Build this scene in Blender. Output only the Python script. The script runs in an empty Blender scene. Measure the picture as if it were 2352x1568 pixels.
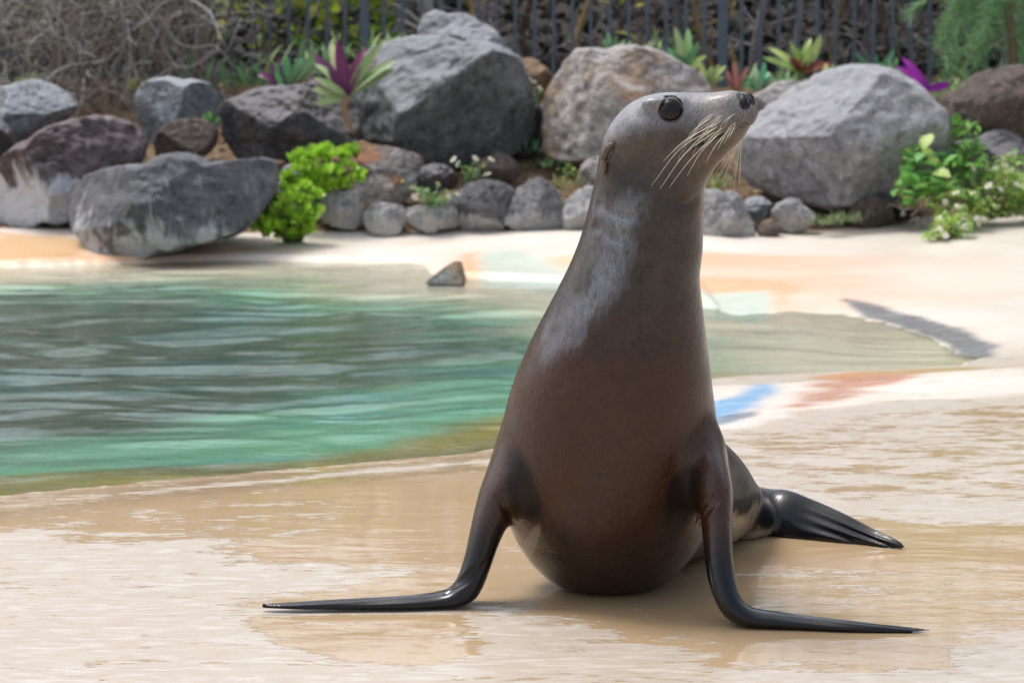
import bpy, bmesh, math, random
import numpy as np
from mathutils import Vector, Matrix

# ------------------------------------------------------------------ camera, sky, sun, exposure
PI = math.pi
F, PITCH, CAMH = 5553.0, math.radians(6.51), 1.02
scene = bpy.context.scene
cam_d = bpy.data.cameras.new('camera'); cam = bpy.data.objects.new('camera', cam_d)
scene.collection.objects.link(cam); scene.camera = cam
cam.location = (0, 0, CAMH); cam.rotation_euler = (PI/2 - PITCH, 0, 0)
cam_d.sensor_width = 36; cam_d.lens = 85.0; cam_d.clip_start = 0.1; cam_d.clip_end = 900
cam_d.dof.use_dof = True; cam_d.dof.focus_distance = 4.50; cam_d.dof.aperture_fstop = 7.5

SUN_EL, SUN_AZ = math.radians(64), math.radians(-52)      # azimuth from +Y towards +X
world = bpy.data.worlds.new('World'); scene.world = world; world.use_nodes = True
wn, wl = world.node_tree.nodes, world.node_tree.links
wn.clear()
sky = wn.new('ShaderNodeTexSky'); sky.sky_type = 'NISHITA'; sky.sun_disc = False
sky.sun_elevation = SUN_EL; sky.sun_rotation = SUN_AZ
sky.air_density = 1.0; sky.dust_density = 4.0; sky.ozone_density = 1.0
hsv = wn.new('ShaderNodeHueSaturation'); hsv.inputs['Saturation'].default_value = 0.55
wbg = wn.new('ShaderNodeBackground'); wbg.inputs['Strength'].default_value = 0.148
wo = wn.new('ShaderNodeOutputWorld')
wl.new(sky.outputs[0], hsv.inputs['Color']); wl.new(hsv.outputs[0], wbg.inputs[0]); wl.new(wbg.outputs[0], wo.inputs[0])

sund = bpy.data.lights.new('sun', 'SUN'); sun = bpy.data.objects.new('sun', sund)
scene.collection.objects.link(sun)
sund.energy = 1.25; sund.angle = math.radians(18); sund.color = (1.0, 0.975, 0.94)
sdir = Vector((math.sin(SUN_AZ)*math.cos(SUN_EL), math.cos(SUN_AZ)*math.cos(SUN_EL), math.sin(SUN_EL)))
sun.rotation_euler = sdir.to_track_quat('Z', 'Y').to_euler(); sun.location = (-4, 2, 8)
vs = scene.view_settings
vs.view_transform = 'Standard'; vs.look = 'None'; vs.gamma = 1.0; vs.use_curve_mapping = False
vs.exposure = 0.76
cy = scene.cycles
cy.use_denoising = True; cy.max_bounces = 6; cy.transparent_max_bounces = 12
cy.caustics_reflective = False; cy.caustics_refractive = False; cy.sample_clamp_indirect = 6.0

# ------------------------------------------------------------------ helpers
cp, sp_ = math.cos(PITCH), math.sin(PITCH)
def raydir(u, v):
    dx = (u-1176)/F; dz = (784-v)/F
    return np.array([dx, cp + dz*sp_, -sp_ + dz*cp])
def at(u, v, Y):
    d = raydir(u, v); t = Y/d[1]
    return np.array([d[0]*t, Y, CAMH + d[2]*t])
def onz(u, v, z=0.0):
    d = raydir(u, v); t = (z-CAMH)/d[2]
    return np.array([d[0]*t, d[1]*t, z])
def pxm(Y): return F/Y*1.0
def proj(P):
    P = np.asarray(P, float); x, y, z = P[..., 0], P[..., 1], P[..., 2]-CAMH
    fw = y*cp - z*sp_; up = y*sp_ + z*cp
    return 1176+F*x/fw, 784-F*up/fw

def hash3(ix, iy, iz, seed):
    h = (ix*374761393 + iy*668265263 + iz*2147483647 + seed*1274126177) & 0xffffffff
    h = ((h ^ (h >> 13))*1274126177) & 0xffffffff
    h = (h ^ (h >> 16))
    return (h & 0xffffff)/float(0xffffff)
def vnoise(P, seed=0):
    P = np.asarray(P, float); i = np.floor(P).astype(np.int64); f = P-i; f = f*f*(3-2*f)
    r = 0
    for a in (0, 1):
        for b in (0, 1):
            for c in (0, 1):
                w = (f[..., 0] if a else 1-f[..., 0])*(f[..., 1] if b else 1-f[..., 1])*(f[..., 2] if c else 1-f[..., 2])
                r = r + w*hash3(i[..., 0]+a, i[..., 1]+b, i[..., 2]+c, seed)
    return r*2-1
def fbm(P, oct=4, seed=0, gain=.5):
    r = 0; a = 1; P = np.asarray(P, float)
    for k in range(oct):
        r = r + a*vnoise(P*(2**k)+k*17.3, seed+k); a *= gain
    return r
def sstep(a, b, x):
    t = np.clip((x-a)/(b-a), 0, 1); return t*t*(3-2*t)

def new_mesh(name, V, faces, smooth=True):
    me = bpy.data.meshes.new(name)
    V = np.asarray(V, np.float32)
    if isinstance(faces, np.ndarray):
        n, k = faces.shape
        me.vertices.add(len(V)); me.vertices.foreach_set('co', V.ravel())
        me.loops.add(n*k); me.loops.foreach_set('vertex_index', faces.astype(np.int32).ravel())
        me.polygons.add(n); me.polygons.foreach_set('loop_start', np.arange(0, n*k, k, dtype=np.int32))
        me.update(calc_edges=True)
    else:
        me.from_pydata([tuple(map(float, v)) for v in V], [], faces); me.update()
    if smooth: me.polygons.foreach_set('use_smooth', np.ones(len(me.polygons), bool))
    return me
def link(name, me, mat=None, parent=None):
    o = bpy.data.objects.new(name, me)
    if mat is not None and me is not None and len(me.materials) == 0: me.materials.append(mat)
    scene.collection.objects.link(o)
    if parent is not None: o.parent = parent
    return o
def tag(o, label=None, cat=None, group=None, kind=None):
    if label: o['label'] = label
    if cat: o['category'] = cat
    if group: o['group'] = group
    if kind: o['kind'] = kind
    return o
def empty(name, loc, label, cat, group=None, kind=None):
    o = bpy.data.objects.new(name, None); scene.collection.objects.link(o)
    o.location = tuple(map(float, loc)); o.empty_display_size = .1
    return tag(o, label, cat, group, kind)
def attr(me, name, data):
    data = np.asarray(data, np.float32)
    if data.ndim == 1:
        a = me.attributes.new(name, 'FLOAT', 'POINT'); a.data.foreach_set('value', data)
    else:
        a = me.attributes.new(name, 'FLOAT_COLOR', 'POINT')
        if data.shape[1] == 3: data = np.c_[data, np.ones(len(data), np.float32)]
        a.data.foreach_set('color', data.astype(np.float32).ravel())

class NT:
    def __init__(s, name):
        s.m = bpy.data.materials.new(name); s.m.use_nodes = True
        s.n = s.m.node_tree.nodes; s.l = s.m.node_tree.links; s.n.clear()
        s.out = s.n.new('ShaderNodeOutputMaterial')
    def node(s, t, **kw):
        n = s.n.new(t)
        for k, v in kw.items(): setattr(n, k, v)
        return n
    def inp(s, sock, v):
        if v is None: return
        if isinstance(v, bpy.types.NodeSocket): s.l.new(v, sock)
        else:
            if sock.type == 'RGBA' and len(v) == 3: v = (*v, 1)
            sock.default_value = v
    def coord(s, which='Object', scale=(1, 1, 1), rot=(0, 0, 0)):
        t = s.node('ShaderNodeTexCoord'); m = s.node('ShaderNodeMapping')
        s.l.new(t.outputs[which], m.inputs[0]); m.inputs['Scale'].default_value = scale; m.inputs['Rotation'].default_value = rot
        return m.outputs[0]
    def noise(s, vec, scale, detail=4, rough=.55, dist=0.0, col=False):
        n = s.node('ShaderNodeTexNoise'); s.inp(n.inputs['Vector'], vec)
        n.inputs['Scale'].default_value = scale; n.inputs['Detail'].default_value = detail
        n.inputs['Roughness'].default_value = rough; n.inputs['Distortion'].default_value = dist
        return n.outputs['Color' if col else 'Fac']
    def voro(s, vec, scale, feature='F1'):
        n = s.node('ShaderNodeTexVoronoi', feature=feature); s.inp(n.inputs['Vector'], vec)
        n.inputs['Scale'].default_value = scale; return n.outputs['Distance']
    def ramp(s, fac, stops):
        n = s.node('ShaderNodeValToRGB'); s.inp(n.inputs[0], fac); e = n.color_ramp.elements
        while len(e) < len(stops): e.new(.5)
        for el, (p, c) in zip(e, stops):
            el.position = p; el.color = (c, c, c, 1) if not hasattr(c, '__len__') else (*c, 1)
        return n.outputs[0]
    def mix(s, fac, a, b, mode='MIX'):
        n = s.node('ShaderNodeMix', data_type='RGBA', blend_type=mode)
        s.inp(n.inputs[0], fac); s.inp(n.inputs[6], a); s.inp(n.inputs[7], b); return n.outputs[2]
    def math(s, op, a, b=None, clamp=False):
        n = s.node('ShaderNodeMath', operation=op, use_clamp=clamp); s.inp(n.inputs[0], a)
        if b is not None: s.inp(n.inputs[1], b)
        return n.outputs[0]
    def mrange(s, v, a, b, c=0.0, d=1.0):
        n = s.node('ShaderNodeMapRange'); s.inp(n.inputs[0], v)
        for i, x in enumerate((a, b, c, d)): s.inp(n.inputs[i+1], x)
        return n.outputs[0]
    def attr(s, name, out='Color'):
        n = s.node('ShaderNodeAttribute', attribute_name=name); return n.outputs[out]
    def bump(s, h, strength=.5, dist=.01, normal=None):
        n = s.node('ShaderNodeBump'); s.inp(n.inputs['Height'], h)
        n.inputs['Strength'].default_value = strength; n.inputs['Distance'].default_value = dist
        if normal is not None: s.inp(n.inputs['Normal'], normal)
        return n.outputs[0]
    def bsdf(s, col, rough=.5, normal=None, spec=None, **kw):
        n = s.node('ShaderNodeBsdfPrincipled'); s.inp(n.inputs['Base Color'], col); s.inp(n.inputs['Roughness'], rough)
        if normal is not None: s.inp(n.inputs['Normal'], normal)
        if spec is not None: s.inp(n.inputs['Specular IOR Level'], spec)
        for k, v in kw.items(): s.inp(n.inputs[k.replace('_', ' ')], v)
        return n
    def done(s, sh):
        s.l.new(sh.outputs[0] if hasattr(sh, 'outputs') else sh, s.out.inputs[0]); return s.m

def simple_mat(name, col, rough=.6, var=.25, scale=12, bump=.2, spec=.4, **kw):
    t = NT(name); v = t.coord('Object')
    n = t.noise(v, scale, 5)
    c = t.mix(n, tuple(x*(1-var) for x in col), tuple(min(1, x*(1+var)) for x in col))
    return t.done(t.bsdf(c, rough, t.bump(n, bump, .01), spec, **kw))

def tube_data(pts, rad, seg=6, cap=True):
    """swept tube; returns verts, faces"""
    pts = np.asarray(pts, float); n = len(pts); rad = np.broadcast_to(rad, (n,)) if np.ndim(rad) == 0 else np.asarray(rad)
    T = np.gradient(pts, axis=0); T /= np.linalg.norm(T, axis=1)[:, None]+1e-9
    ref = np.array([0, 0, 1.]) if abs(T[0][2]) < .9 else np.array([1., 0, 0])
    V = []
    A = np.cross(T, ref); A /= np.linalg.norm(A, axis=1)[:, None]+1e-9; B = np.cross(A, T)
    th = np.arange(seg)/seg*2*PI
    V = (pts[:, None] + rad[:, None, None]*(A[:, None]*np.cos(th)[None, :, None] + B[:, None]*np.sin(th)[None, :, None])).reshape(-1, 3)
    Fc = []
    for i in range(n-1):
        for j in range(seg):
            Fc.append((i*seg+j, i*seg+(j+1) % seg, (i+1)*seg+(j+1) % seg, (i+1)*seg+j))
    if cap:
        Fc.append(tuple(range(seg))[::-1]); Fc.append(tuple((n-1)*seg+j for j in range(seg)))
    return V, Fc
class MB:
    def __init__(s): s.V = []; s.F = []; s.n = 0; s.C = []
    def add(s, V, Fc, col=None):
        V = np.asarray(V, float); s.V.append(V); s.F += [tuple(i+s.n for i in f) for f in Fc]; s.n += len(V)
        s.C.append(np.tile(np.array(col if col is not None else (1, 1, 1), float), (len(V), 1)))
    def tube(s, pts, rad, seg=6, col=None): s.add(*tube_data(pts, rad, seg), col)
    def box(s, lo, hi, col=None):
        x0, y0, z0 = lo; x1, y1, z1 = hi
        s.add([(x0,y0,z0),(x1,y0,z0),(x1,y1,z0),(x0,y1,z0),(x0,y0,z1),(x1,y0,z1),(x1,y1,z1),(x0,y1,z1)],
              [(0,3,2,1),(4,5,6,7),(0,1,5,4),(1,2,6,5),(2,3,7,6),(3,0,4,7)], col)
    def mesh(s, name, smooth=True, color=False):
        V = np.concatenate(s.V); me = new_mesh(name, V, s.F, smooth)
        if color: attr(me, 'tint', np.concatenate(s.C))
        return me
def catmull(P, n):
    """resample rows of P (k x d) to n rows, Catmull-Rom"""
    P = np.asarray(P, float); k = len(P); t = np.linspace(0, k-1-1e-9, n); i = t.astype(int); f = (t-i)[:, None]
    g = lambda j: P[np.clip(j, 0, k-1)]
    p0, p1, p2, p3 = g(i-1), g(i), g(i+1), g(i+2)
    p0 = np.where((i == 0)[:, None], 2*p1-p2, p0); p3 = np.where((i+2 > k-1)[:, None], 2*p2-p1, p3)
    return .5*((2*p1)+(-p0+p2)*f+(2*p0-5*p1+4*p2-p3)*f**2+(-p0+3*p1-3*p2+p3)*f**3)
def L3(*c): return np.array(c, float)
# ------------------------------------------------------------------ the pool deck, the basin and the far bank (one height field)
WZ = -.035
near_e = [(-1500, 1300), (-900, 1240), (-300, 1180), (0, 1141), (300, 1112), (600, 1085), (900, 1058), (1120, 1036), (1300, 985), (1450, 925), (1640, 872), (1800, 862), (2000, 852), (2120, 846), (2215, 838)]
far_e = [(2240, 826), (2200, 806), (2130, 772), (2050, 745), (1950, 722), (1800, 716), (1690, 722), (1620, 704), (1480, 668), (1300, 650), (1095, 640), (1000, 632), (960, 604), (700, 602), (500, 600), (200, 607), (0, 612), (-400, 612), (-1200, 615)]
ne_, fe_ = catmull(near_e, 60), catmull(far_e, 60)
poly = np.array([onz(u, v, WZ)[:2] for u, v in np.r_[ne_, fe_]])
isfar = np.array([0]*60+[1]*60)     # edge k joins poly[k] and poly[k+1]
def poly_sd(P, pl):
    d = np.full(len(P), 1e9); which = np.zeros(len(P), int); ins = np.zeros(len(P), bool)
    for k in range(len(pl)):
        a, b = pl[k], pl[(k+1) % len(pl)]; ab = b-a
        t = np.clip(((P-a)@ab)/(ab@ab), 0, 1); dd = np.linalg.norm(P-a-t[:, None]*ab, axis=1)
        m = dd < d; d[m] = dd[m]; which[m] = k
        c = (a[1] > P[:, 1]) != (b[1] > P[:, 1])
        xx = a[0]+(P[:, 1]-a[1])*(b[0]-a[0])/(b[1]-a[1]+1e-12); ins ^= c & (P[:, 0] < xx)
    return np.where(ins, -d, d), which
def farness(xy): return isfar[poly_sd(xy, poly)[1]]
def height(xy):
    sd, wh = poly_sd(xy, poly); fr = isfar[wh].astype(float)
    x, y = xy[:, 0], xy[:, 1]
    # soften the switch between shores
    p3 = np.c_[xy, np.zeros(len(xy))]
    lipf = fr*sstep(1.5, .3, x)                                    # stepped lip only on the left part of the far shore
    nearz = .000+.004*fbm(p3*1.7, 3, 2)*sstep(.0, .8, sd)
    wd_ = 1.0+3.2*sstep(.6, 2.0, x); rise = .10*sstep(.05, 1, sd/wd_)*np.maximum(fr, sstep(1.2, 2, x)*sstep(7.5, 9, y))
    right = sstep(.7, 2.6, x)*sstep(9.5, 12.5, y)*.05*sstep(0, 1.2, sd)
    out = np.where(lipf > .5, WZ+(0-WZ)*sstep(-.03, .05, sd), WZ+.003+(nearz-WZ-.003)*sstep(-.05, .5, sd))
    zo = out+rise+right+.022*np.exp(-((sd-.55)/.16)**2)*sstep(1.0, 1.5, x)*(1-fr)*sstep(5.8, 6.4, y)
    dd = np.maximum(-sd, 0)
    zi = WZ-.045*np.minimum(dd, 6)-.004
    return np.where(sd > 0, zo, np.where(sd > -.02, np.minimum(zo, WZ-.0*sd), zi)), sd, fr
gx = np.concatenate([np.linspace(-30, -4.2, 12)[:-1], np.arange(-4.2, 4.2, .022), np.linspace(4.2, 30, 12)])
gy = np.concatenate([np.linspace(-14, 3.4, 10)[:-1], np.arange(3.4, 8.8, .018), np.arange(8.8, 14.9, .03)])
GX, GY = np.meshgrid(gx, gy); xy = np.c_[GX.ravel(), GY.ravel()]
zz, sd, fr = height(xy)
def grid_quads(ny, nx):
    i = np.arange(ny-1)[:, None]*nx+np.arange(nx-1)[None]; return np.stack([i, i+1, i+nx+1, i+nx], -1).reshape(-1, 4)
deck_me = new_mesh('pool_deck', np.c_[xy, zz], grid_quads(len(gy), len(gx)))
pu, pv = proj(np.c_[xy, np.zeros(len(xy))])
p3 = np.c_[xy, np.zeros(len(xy))]
# --- pigment: cement, mineral stains, pool paint and algae, with deep water dimming painted in
sand = L3(.46, .36, .25); pale = L3(.66, .615, .56); peach = L3(.80, .46, .25); white = L3(.80, .75, .69)
n_str = fbm(p3*np.array([.9, 3.2, 1]), 4, 21); n_a = fbm(p3*np.array([.5, 2.2, 1])+5, 4, 31)
col = np.tile(sand, (len(xy), 1)).astype(float)
far_w = np.clip(fr*sstep(8, 9.5, xy[:, 1])+sstep(.55, 1.6, sd)*sstep(7.4, 8.6, xy[:, 1]), 0, 1)
bank = white+(peach-white)*.85*sstep(-.15, .75, n_a+.25-.9*sstep(.7, 2.6, xy[:, 0]))[:, None]
bank = bank+(L3(.72, .62, .50)-bank)*(sstep(0, .5, n_str)*.5)[:, None]
bank = bank+(L3(.66, .61, .55)-bank)*(sstep(1.0, 2.2, xy[:, 0])*.85)[:, None]
col = col+(bank-col)*far_w[:, None]
band = sstep(.13, .03, sd+.05*n_a)*(sd > 0)*(1-fr); col = col+(L3(.60, .47, .37)-col)*(band*.7)[:, None]
# basin: algae at the rim, the dimming of deep water painted as darker greens
dn = np.maximum(-sd, 0); nb = fbm(p3*np.array([2.2, 5, 1]), 4, 41)
bas = np.tile(L3(.30, .25, .02), (len(xy), 1))*(1+.5*nb[:, None])
dn = dn+.12*fbm(p3*np.array([1.3, 2.6, 1]), 3, 44); w1 = sstep(.20, .42, dn+.10*nb); bas = bas+(L3(.13, .42, .27)-bas)*w1[:, None]
w2 = sstep(.65, 1.5, dn+.30*nb); bas = bas+(L3(.006, .058, .022)-bas)*w2[:, None]
tq = sstep(.1, .7, fbm(p3*np.array([1.6, 4, 1])+9, 4, 51))*w1*(1-.7*w2); bas = bas+(L3(.02, .26, .30)-bas)*(tq*.7)[:, None]
shal = sstep(.35, 1.1, xy[:, 0])*sstep(5.5, 7, xy[:, 1]); shal = np.maximum(shal, fr*sstep(1.1, .4, dn))
bas = bas+(L3(.86, .77, .64)*(1+.2*nb[:, None])-bas)*(shal*.9)[:, None]
col = np.where((sd < 0)[:, None], bas, col)
# stains with shapes of their own
stainmask = np.zeros(len(xy))
def stain(pts, colr, soft=.04, amt=1.0, edge=.05, z=0.0):
    global col
    pl = np.array([onz(a, b, z)[:2] for a, b in pts]); lo_ = pl.min(0)-.4; hi_ = pl.max(0)+.4
    m = ((xy > lo_) & (xy < hi_)).all(1); d_, _ = poly_sd(xy[m], pl)
    d_ = d_+edge*fbm(p3[m]*np.array([6, 10, 1]), 3, 61)
    w = sstep(soft, -soft, d_)[:, None]*amt; c0 = col[m]; col[m] = c0+(L3(*colr)-c0)*w; stainmask[m] = np.maximum(stainmask[m], w[:, 0])
stain([(1600, 868), (1760, 875), (2050, 870), (2350, 850), (2420, 900), (2050, 925), (1850, 950), (1700, 985), (1600, 990)], (.82, .74, .68), .06, .8)
stain([(1600, 940), (1690, 918), (1750, 885), (1780, 895), (1745, 945), (1670, 985), (1600, 995)], (.03, .30, .60), .05, .9, .03, -.02)
stain([(1650, 968), (1700, 955), (1755, 945), (1745, 958), (1690, 972), (1640, 985)], (.06, .08, .12), .02, .8, .03, -.01)
stain([(1860, 862), (1920, 846), (2050, 840), (2240, 842), (2200, 862), (2050, 878), (1930, 892), (1880, 884)], (.50, .20, .03), .05, .95, .05, -.02)
stain([(1800, 945), (1880, 885), (1980, 862), (2140, 858), (2040, 894), (1930, 920), (1840, 948)], (.42, .15, .05), .05, .9, .05, -.01)
stain([(1960, 846), (2200, 838), (2330, 850), (2200, 856), (2000, 858)], (.33, .25, .06), .04, .8, .05, -.02)
stain([(1938, 702), (2000, 708), (2110, 735), (2200, 762), (2290, 800), (2285, 826), (2225, 826), (2150, 786), (2060, 748), (1980, 728)], (.085, .09, .105), .03, .95, .018, WZ)
stain([(1620, 666), (1775, 670), (1785, 690), (1740, 715), (1640, 708), (1600, 690)], (.52, .66, .58), .04, .85, .03)
stain([(1610, 640), (1800, 655), (1850, 668), (1790, 690), (1770, 668), (1610, 662)], (.80, .42, .22), .06, .8, .05)
#stain([(1960, 702), (2120, 716), (2290, 730), (2200, 748), (2080, 730)], (.80, .60, .42), .06, .7, .08)
stain([(1095, 648), (1100, 606), (1180, 606), (1240, 622), (1300, 642), (1360, 660), (1300, 668)], (.50, .62, .55), .05, .85, .03, WZ)
stain([(1050, 640), (1056, 600), (1098, 602), (1098, 645)], (.70, .42, .20), .05, .8, .03, WZ)
stain([(-100, 612), (0, 585), (190, 588), (195, 606), (0, 612)], (.62, .36, .12), .06, .8, .05, WZ)
# --- guide for standing water on the deck
wet = np.zeros(len(xy))
def guide(pts, val, soft=.12):
    global wet
    pl = np.array([onz(a, b)[:2] for a, b in pts]); d_, _ = poly_sd(xy, pl); w = sstep(soft, -soft, d_); wet = wet+(val-wet)*w
wet[:] = .18
guide([(-600, 1200), (700, 1090), (1120, 1055), (1680, 1180), (2600, 1220), (2600, 1380), (2352, 1370), (2250, 1450), (2180, 1530), (1950, 1545), (1650, 1515), (1450, 1460), (1180, 1405), (900, 1375), (560, 1390), (750, 1340), (950, 1318), (930, 1300), (600, 1290), (450, 1222), (150, 1200), (-600, 1290)], .92, .11)
guide([(540, 1410), (1060, 1415), (1130, 1460), (1090, 1510), (960, 1530), (800, 1520), (640, 1480)], .80, .03)
guide([(1660, 990), (2352, 920), (2900, 900), (2900, 1150), (2352, 1160), (1900, 1130), (1680, 1080)], .46, .15)
guide([(1450, 1300), (2352, 1300), (2352, 1420), (2100, 1430), (1700, 1370)], .70, .08)
guide([(150, 1170), (760, 1130), (800, 1200), (620, 1240), (150, 1240)], .68, .08)
stn_m = np.clip(stainmask, 0, 1)
wet = np.maximum(wet, .75*sstep(.30, .12, sd)*(1-fr)*sstep(.8, .3, xy[:, 0])); wet = wet*(1-far_w)*sstep(-.1, .05, sd)
attr(deck_me, 'deck_colour', np.clip(col, .01, .85)); attr(deck_me, 'wet', wet); attr(deck_me, 'bank', np.maximum(np.maximum(far_w, stn_m), sstep(.02, -.04, sd)))
t = NT('pool_cement')
v = t.coord('Object'); vs_ = t.coord('Object', (1, 2.6, 1), (0, 0, .06)); vs2 = t.coord('Object', (1, 5, 1), (0, 0, -.12))
g_ = t.attr('wet', 'Fac'); bk = t.attr('bank', 'Fac')
nA = t.noise(vs_, 5.0, 7, .62, .8); nB = t.noise(vs2, 16, 5, .6, .5); nC = t.noise(v, 160, 3); nD = t.noise(v, 2.2, 4)
thr_ = t.math('ADD', g_, t.math('ADD', t.math('MULTIPLY', t.math('SUBTRACT', nA, .5), 1.9), t.math('MULTIPLY', t.math('SUBTRACT', nB, .5), 1.5)))
wm = t.mrange(thr_, .48, .56)
base = t.mix(t.mrange(nD, .3, .7), t.attr('deck_colour'), t.mix(1, t.attr('deck_colour'), (.90, .87, .82), 'MULTIPLY'))
dry = t.mix(t.math('MULTIPLY', t.math('SUBTRACT', 1, bk), .72), base, (.435, .39, .335))  # pale areas: sky glare on the wet film, put into the colour
dry = t.mix(t.mrange(nB, .35, .7, 0, .75), dry, t.mix(1, dry, (.86, .81, .74), 'MULTIPLY')); dry = t.mix(t.mrange(t.noise(vs2, 9, 6, .7, 1.5), .5, .6, 0, .35), dry, (.68, .65, .62)); dry = t.mix(t.mrange(t.noise(v, 60, 4, .7), .60, .72, 0, .22), dry, t.mix(1, dry, (.72, .66, .6), 'MULTIPLY'))  # the whitish streaks are painted highlights
spk = t.mrange(t.voro(v, 34), .03, .06, 1, 0); spk2 = t.mrange(t.noise(v, 9, 2), .55, .7)
dry = t.mix(t.math('MULTIPLY', t.math('MULTIPLY', spk, spk2), .3), dry, (.85, .83, .80))
wetc = t.mix(1, base, (.98, .90, .76), 'MULTIPLY')
colr = t.mix(wm, dry, wetc)  # dry: cement with sky glare and highlights put into its colour
rough = t.mrange(wm, 0, 1, .33, .03)
rough = t.math('ADD', rough, t.math('MULTIPLY', nC, .06))
rip = t.noise(t.coord('Object', (1, 2.2, 1)), 7, 3, .5, .3)
hh = t.math('ADD', t.math('MULTIPLY', nC, t.mrange(wm, 0, 1, .05, .01)), t.math('MULTIPLY', t.noise(vs2, 7, 3, .5), t.mrange(wm, 0, 1, .6, .08)))
hh = t.math('ADD', hh, t.math('MULTIPLY', wm, -.9)); hh = t.math('ADD', hh, t.math('MULTIPLY', rip, .5))
cement_m = t.done(t.bsdf(colr, rough, t.bump(hh, .55, .004), .5))
tag(link('pool_deck', deck_me, cement_m), 'wet sand coloured cement deck running down into the pool and up the far bank', 'deck', kind='structure')

# ------------------------------------------------------------------ water
wx = np.arange(-9, 3.2, .03); wy = np.arange(5.0, 13.6, .022)
WX, WY = np.meshgrid(wx, wy); wxy = np.c_[WX.ravel(), WY.ravel()]
q3 = np.c_[wxy, np.zeros(len(wxy))]
sdw, _ = poly_sd(wxy, poly)
qd = q3+.25*np.c_[vnoise(q3*1.3, 5), vnoise(q3*1.3+7, 6), 0*q3[:, 0]]
wh_ = .011*fbm(qd*np.array([1.2, 3.0, 1]), 2, 71)+.0115*(1-2*np.abs(fbm(qd*np.array([1.9, 4.6, 1]), 2, 81)))+.0034*fbm(qd*np.array([6, 14, 1]), 2, 85)
wh_ *= .25+.75*sstep(.1, 1.6, -sdw)
Wz = WZ+wh_
Q = grid_quads(len(wy), len(wx)); ok = (sdw[Q] < .16).any(1)
Q = Q[ok]; used = np.unique(Q); rm = -np.ones(len(wxy), int); rm[used] = np.arange(len(used))
wme = new_mesh('water', np.c_[wxy, Wz][used], rm[Q])
t = NT('pool_water'); v = t.coord('Object', (1, 2.0, 1))
bn = t.bump(t.math('ADD', t.noise(v, 16, 3, .5, .4), t.math('MULTIPLY', t.noise(v, 45, 2), .2)), .22, .010)
fr_ = t.node('ShaderNodeFresnel'); fr_.inputs['IOR'].default_value = 1.33; t.inp(fr_.inputs['Normal'], bn)
tr = t.node('ShaderNodeBsdfTransparent'); tr.inputs[0].default_value = (.93, .97, .95, 1)
gl = t.node('ShaderNodeBsdfGlossy'); gl.inputs['Roughness'].default_value = .03; t.inp(gl.inputs['Normal'], bn)
mx = t.node('ShaderNodeMixShader'); t.inp(mx.inputs[0], fr_.outputs[0]); t.l.new(tr.outputs[0], mx.inputs[1]); t.l.new(gl.outputs[0], mx.inputs[2])
water_m = t.done(mx)
tag(link('water', wme, water_m), 'rippled green pool water behind the sea lion', 'water', kind='structure')

# ------------------------------------------------------------------ garden soil rising to the fence, land beyond, far ground
def gz_edge(x): return np.interp(x, [-5, 0, 1.0, 1.3, 3.2], [.10, .10, .06, .055, .17])
def gy_edge(x): return np.interp(x, [-5, .6, 1.15, 2.0, 3.2], [13.78, 13.78, 13.3, 13.9, 14.7])
def soil(xy):
    x, y = xy[:, 0], xy[:, 1]; ye = gy_edge(x); tt = (y-ye)/(17.0-ye)
    z = gz_edge(x)+(.90-gz_edge(x))*np.clip(tt, 0, 1)**.95+np.clip(y-17, 0, None)*.03+sstep(20, 40, y)*1.5
    z = z+.03*fbm(np.c_[xy, 0*x]*3, 3, 91)*sstep(-.02, .2, tt)
    return np.where(y < ye, z-.04-(ye-y)*.3, z)
sx = np.concatenate([np.linspace(-60, -5.2, 10)[:-1], np.arange(-5.2, 5.2, .08), np.linspace(5.2, 60, 10)]); sy = np.concatenate([np.arange(12.7, 18, .06), np.linspace(18, 70, 24)])
SX, SY = np.meshgrid(sx, sy); sxy = np.c_[SX.ravel(), SY.ravel()]
sme = new_mesh('garden_soil', np.c_[sxy, soil(sxy)], grid_quads(len(sy), len(sx)))
t = NT('soil'); v = t.coord('Object'); n1 = t.noise(v, 3, 5); n2 = t.noise(v, 40, 5)
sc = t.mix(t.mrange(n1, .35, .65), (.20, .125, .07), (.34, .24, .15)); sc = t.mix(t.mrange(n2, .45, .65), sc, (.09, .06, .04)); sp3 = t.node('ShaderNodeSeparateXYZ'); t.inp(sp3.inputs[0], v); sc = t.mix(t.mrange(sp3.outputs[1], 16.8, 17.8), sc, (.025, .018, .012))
soil_m = t.done(t.bsdf(sc, .95, t.bump(n2, .8, .03), .2))
tag(link('garden_soil', sme, soil_m), 'brown leaf strewn garden soil rising to the fence', 'soil', kind='structure')
tag(link('ground', new_mesh('ground', [(-500, -300, -1.6), (500, -300, -1.6), (500, 700, -1.6), (-500, 700, -1.6)], [(0, 1, 2, 3)]), soil_m), 'bare earth reaching out to the horizon', 'ground', kind='structure')

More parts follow.
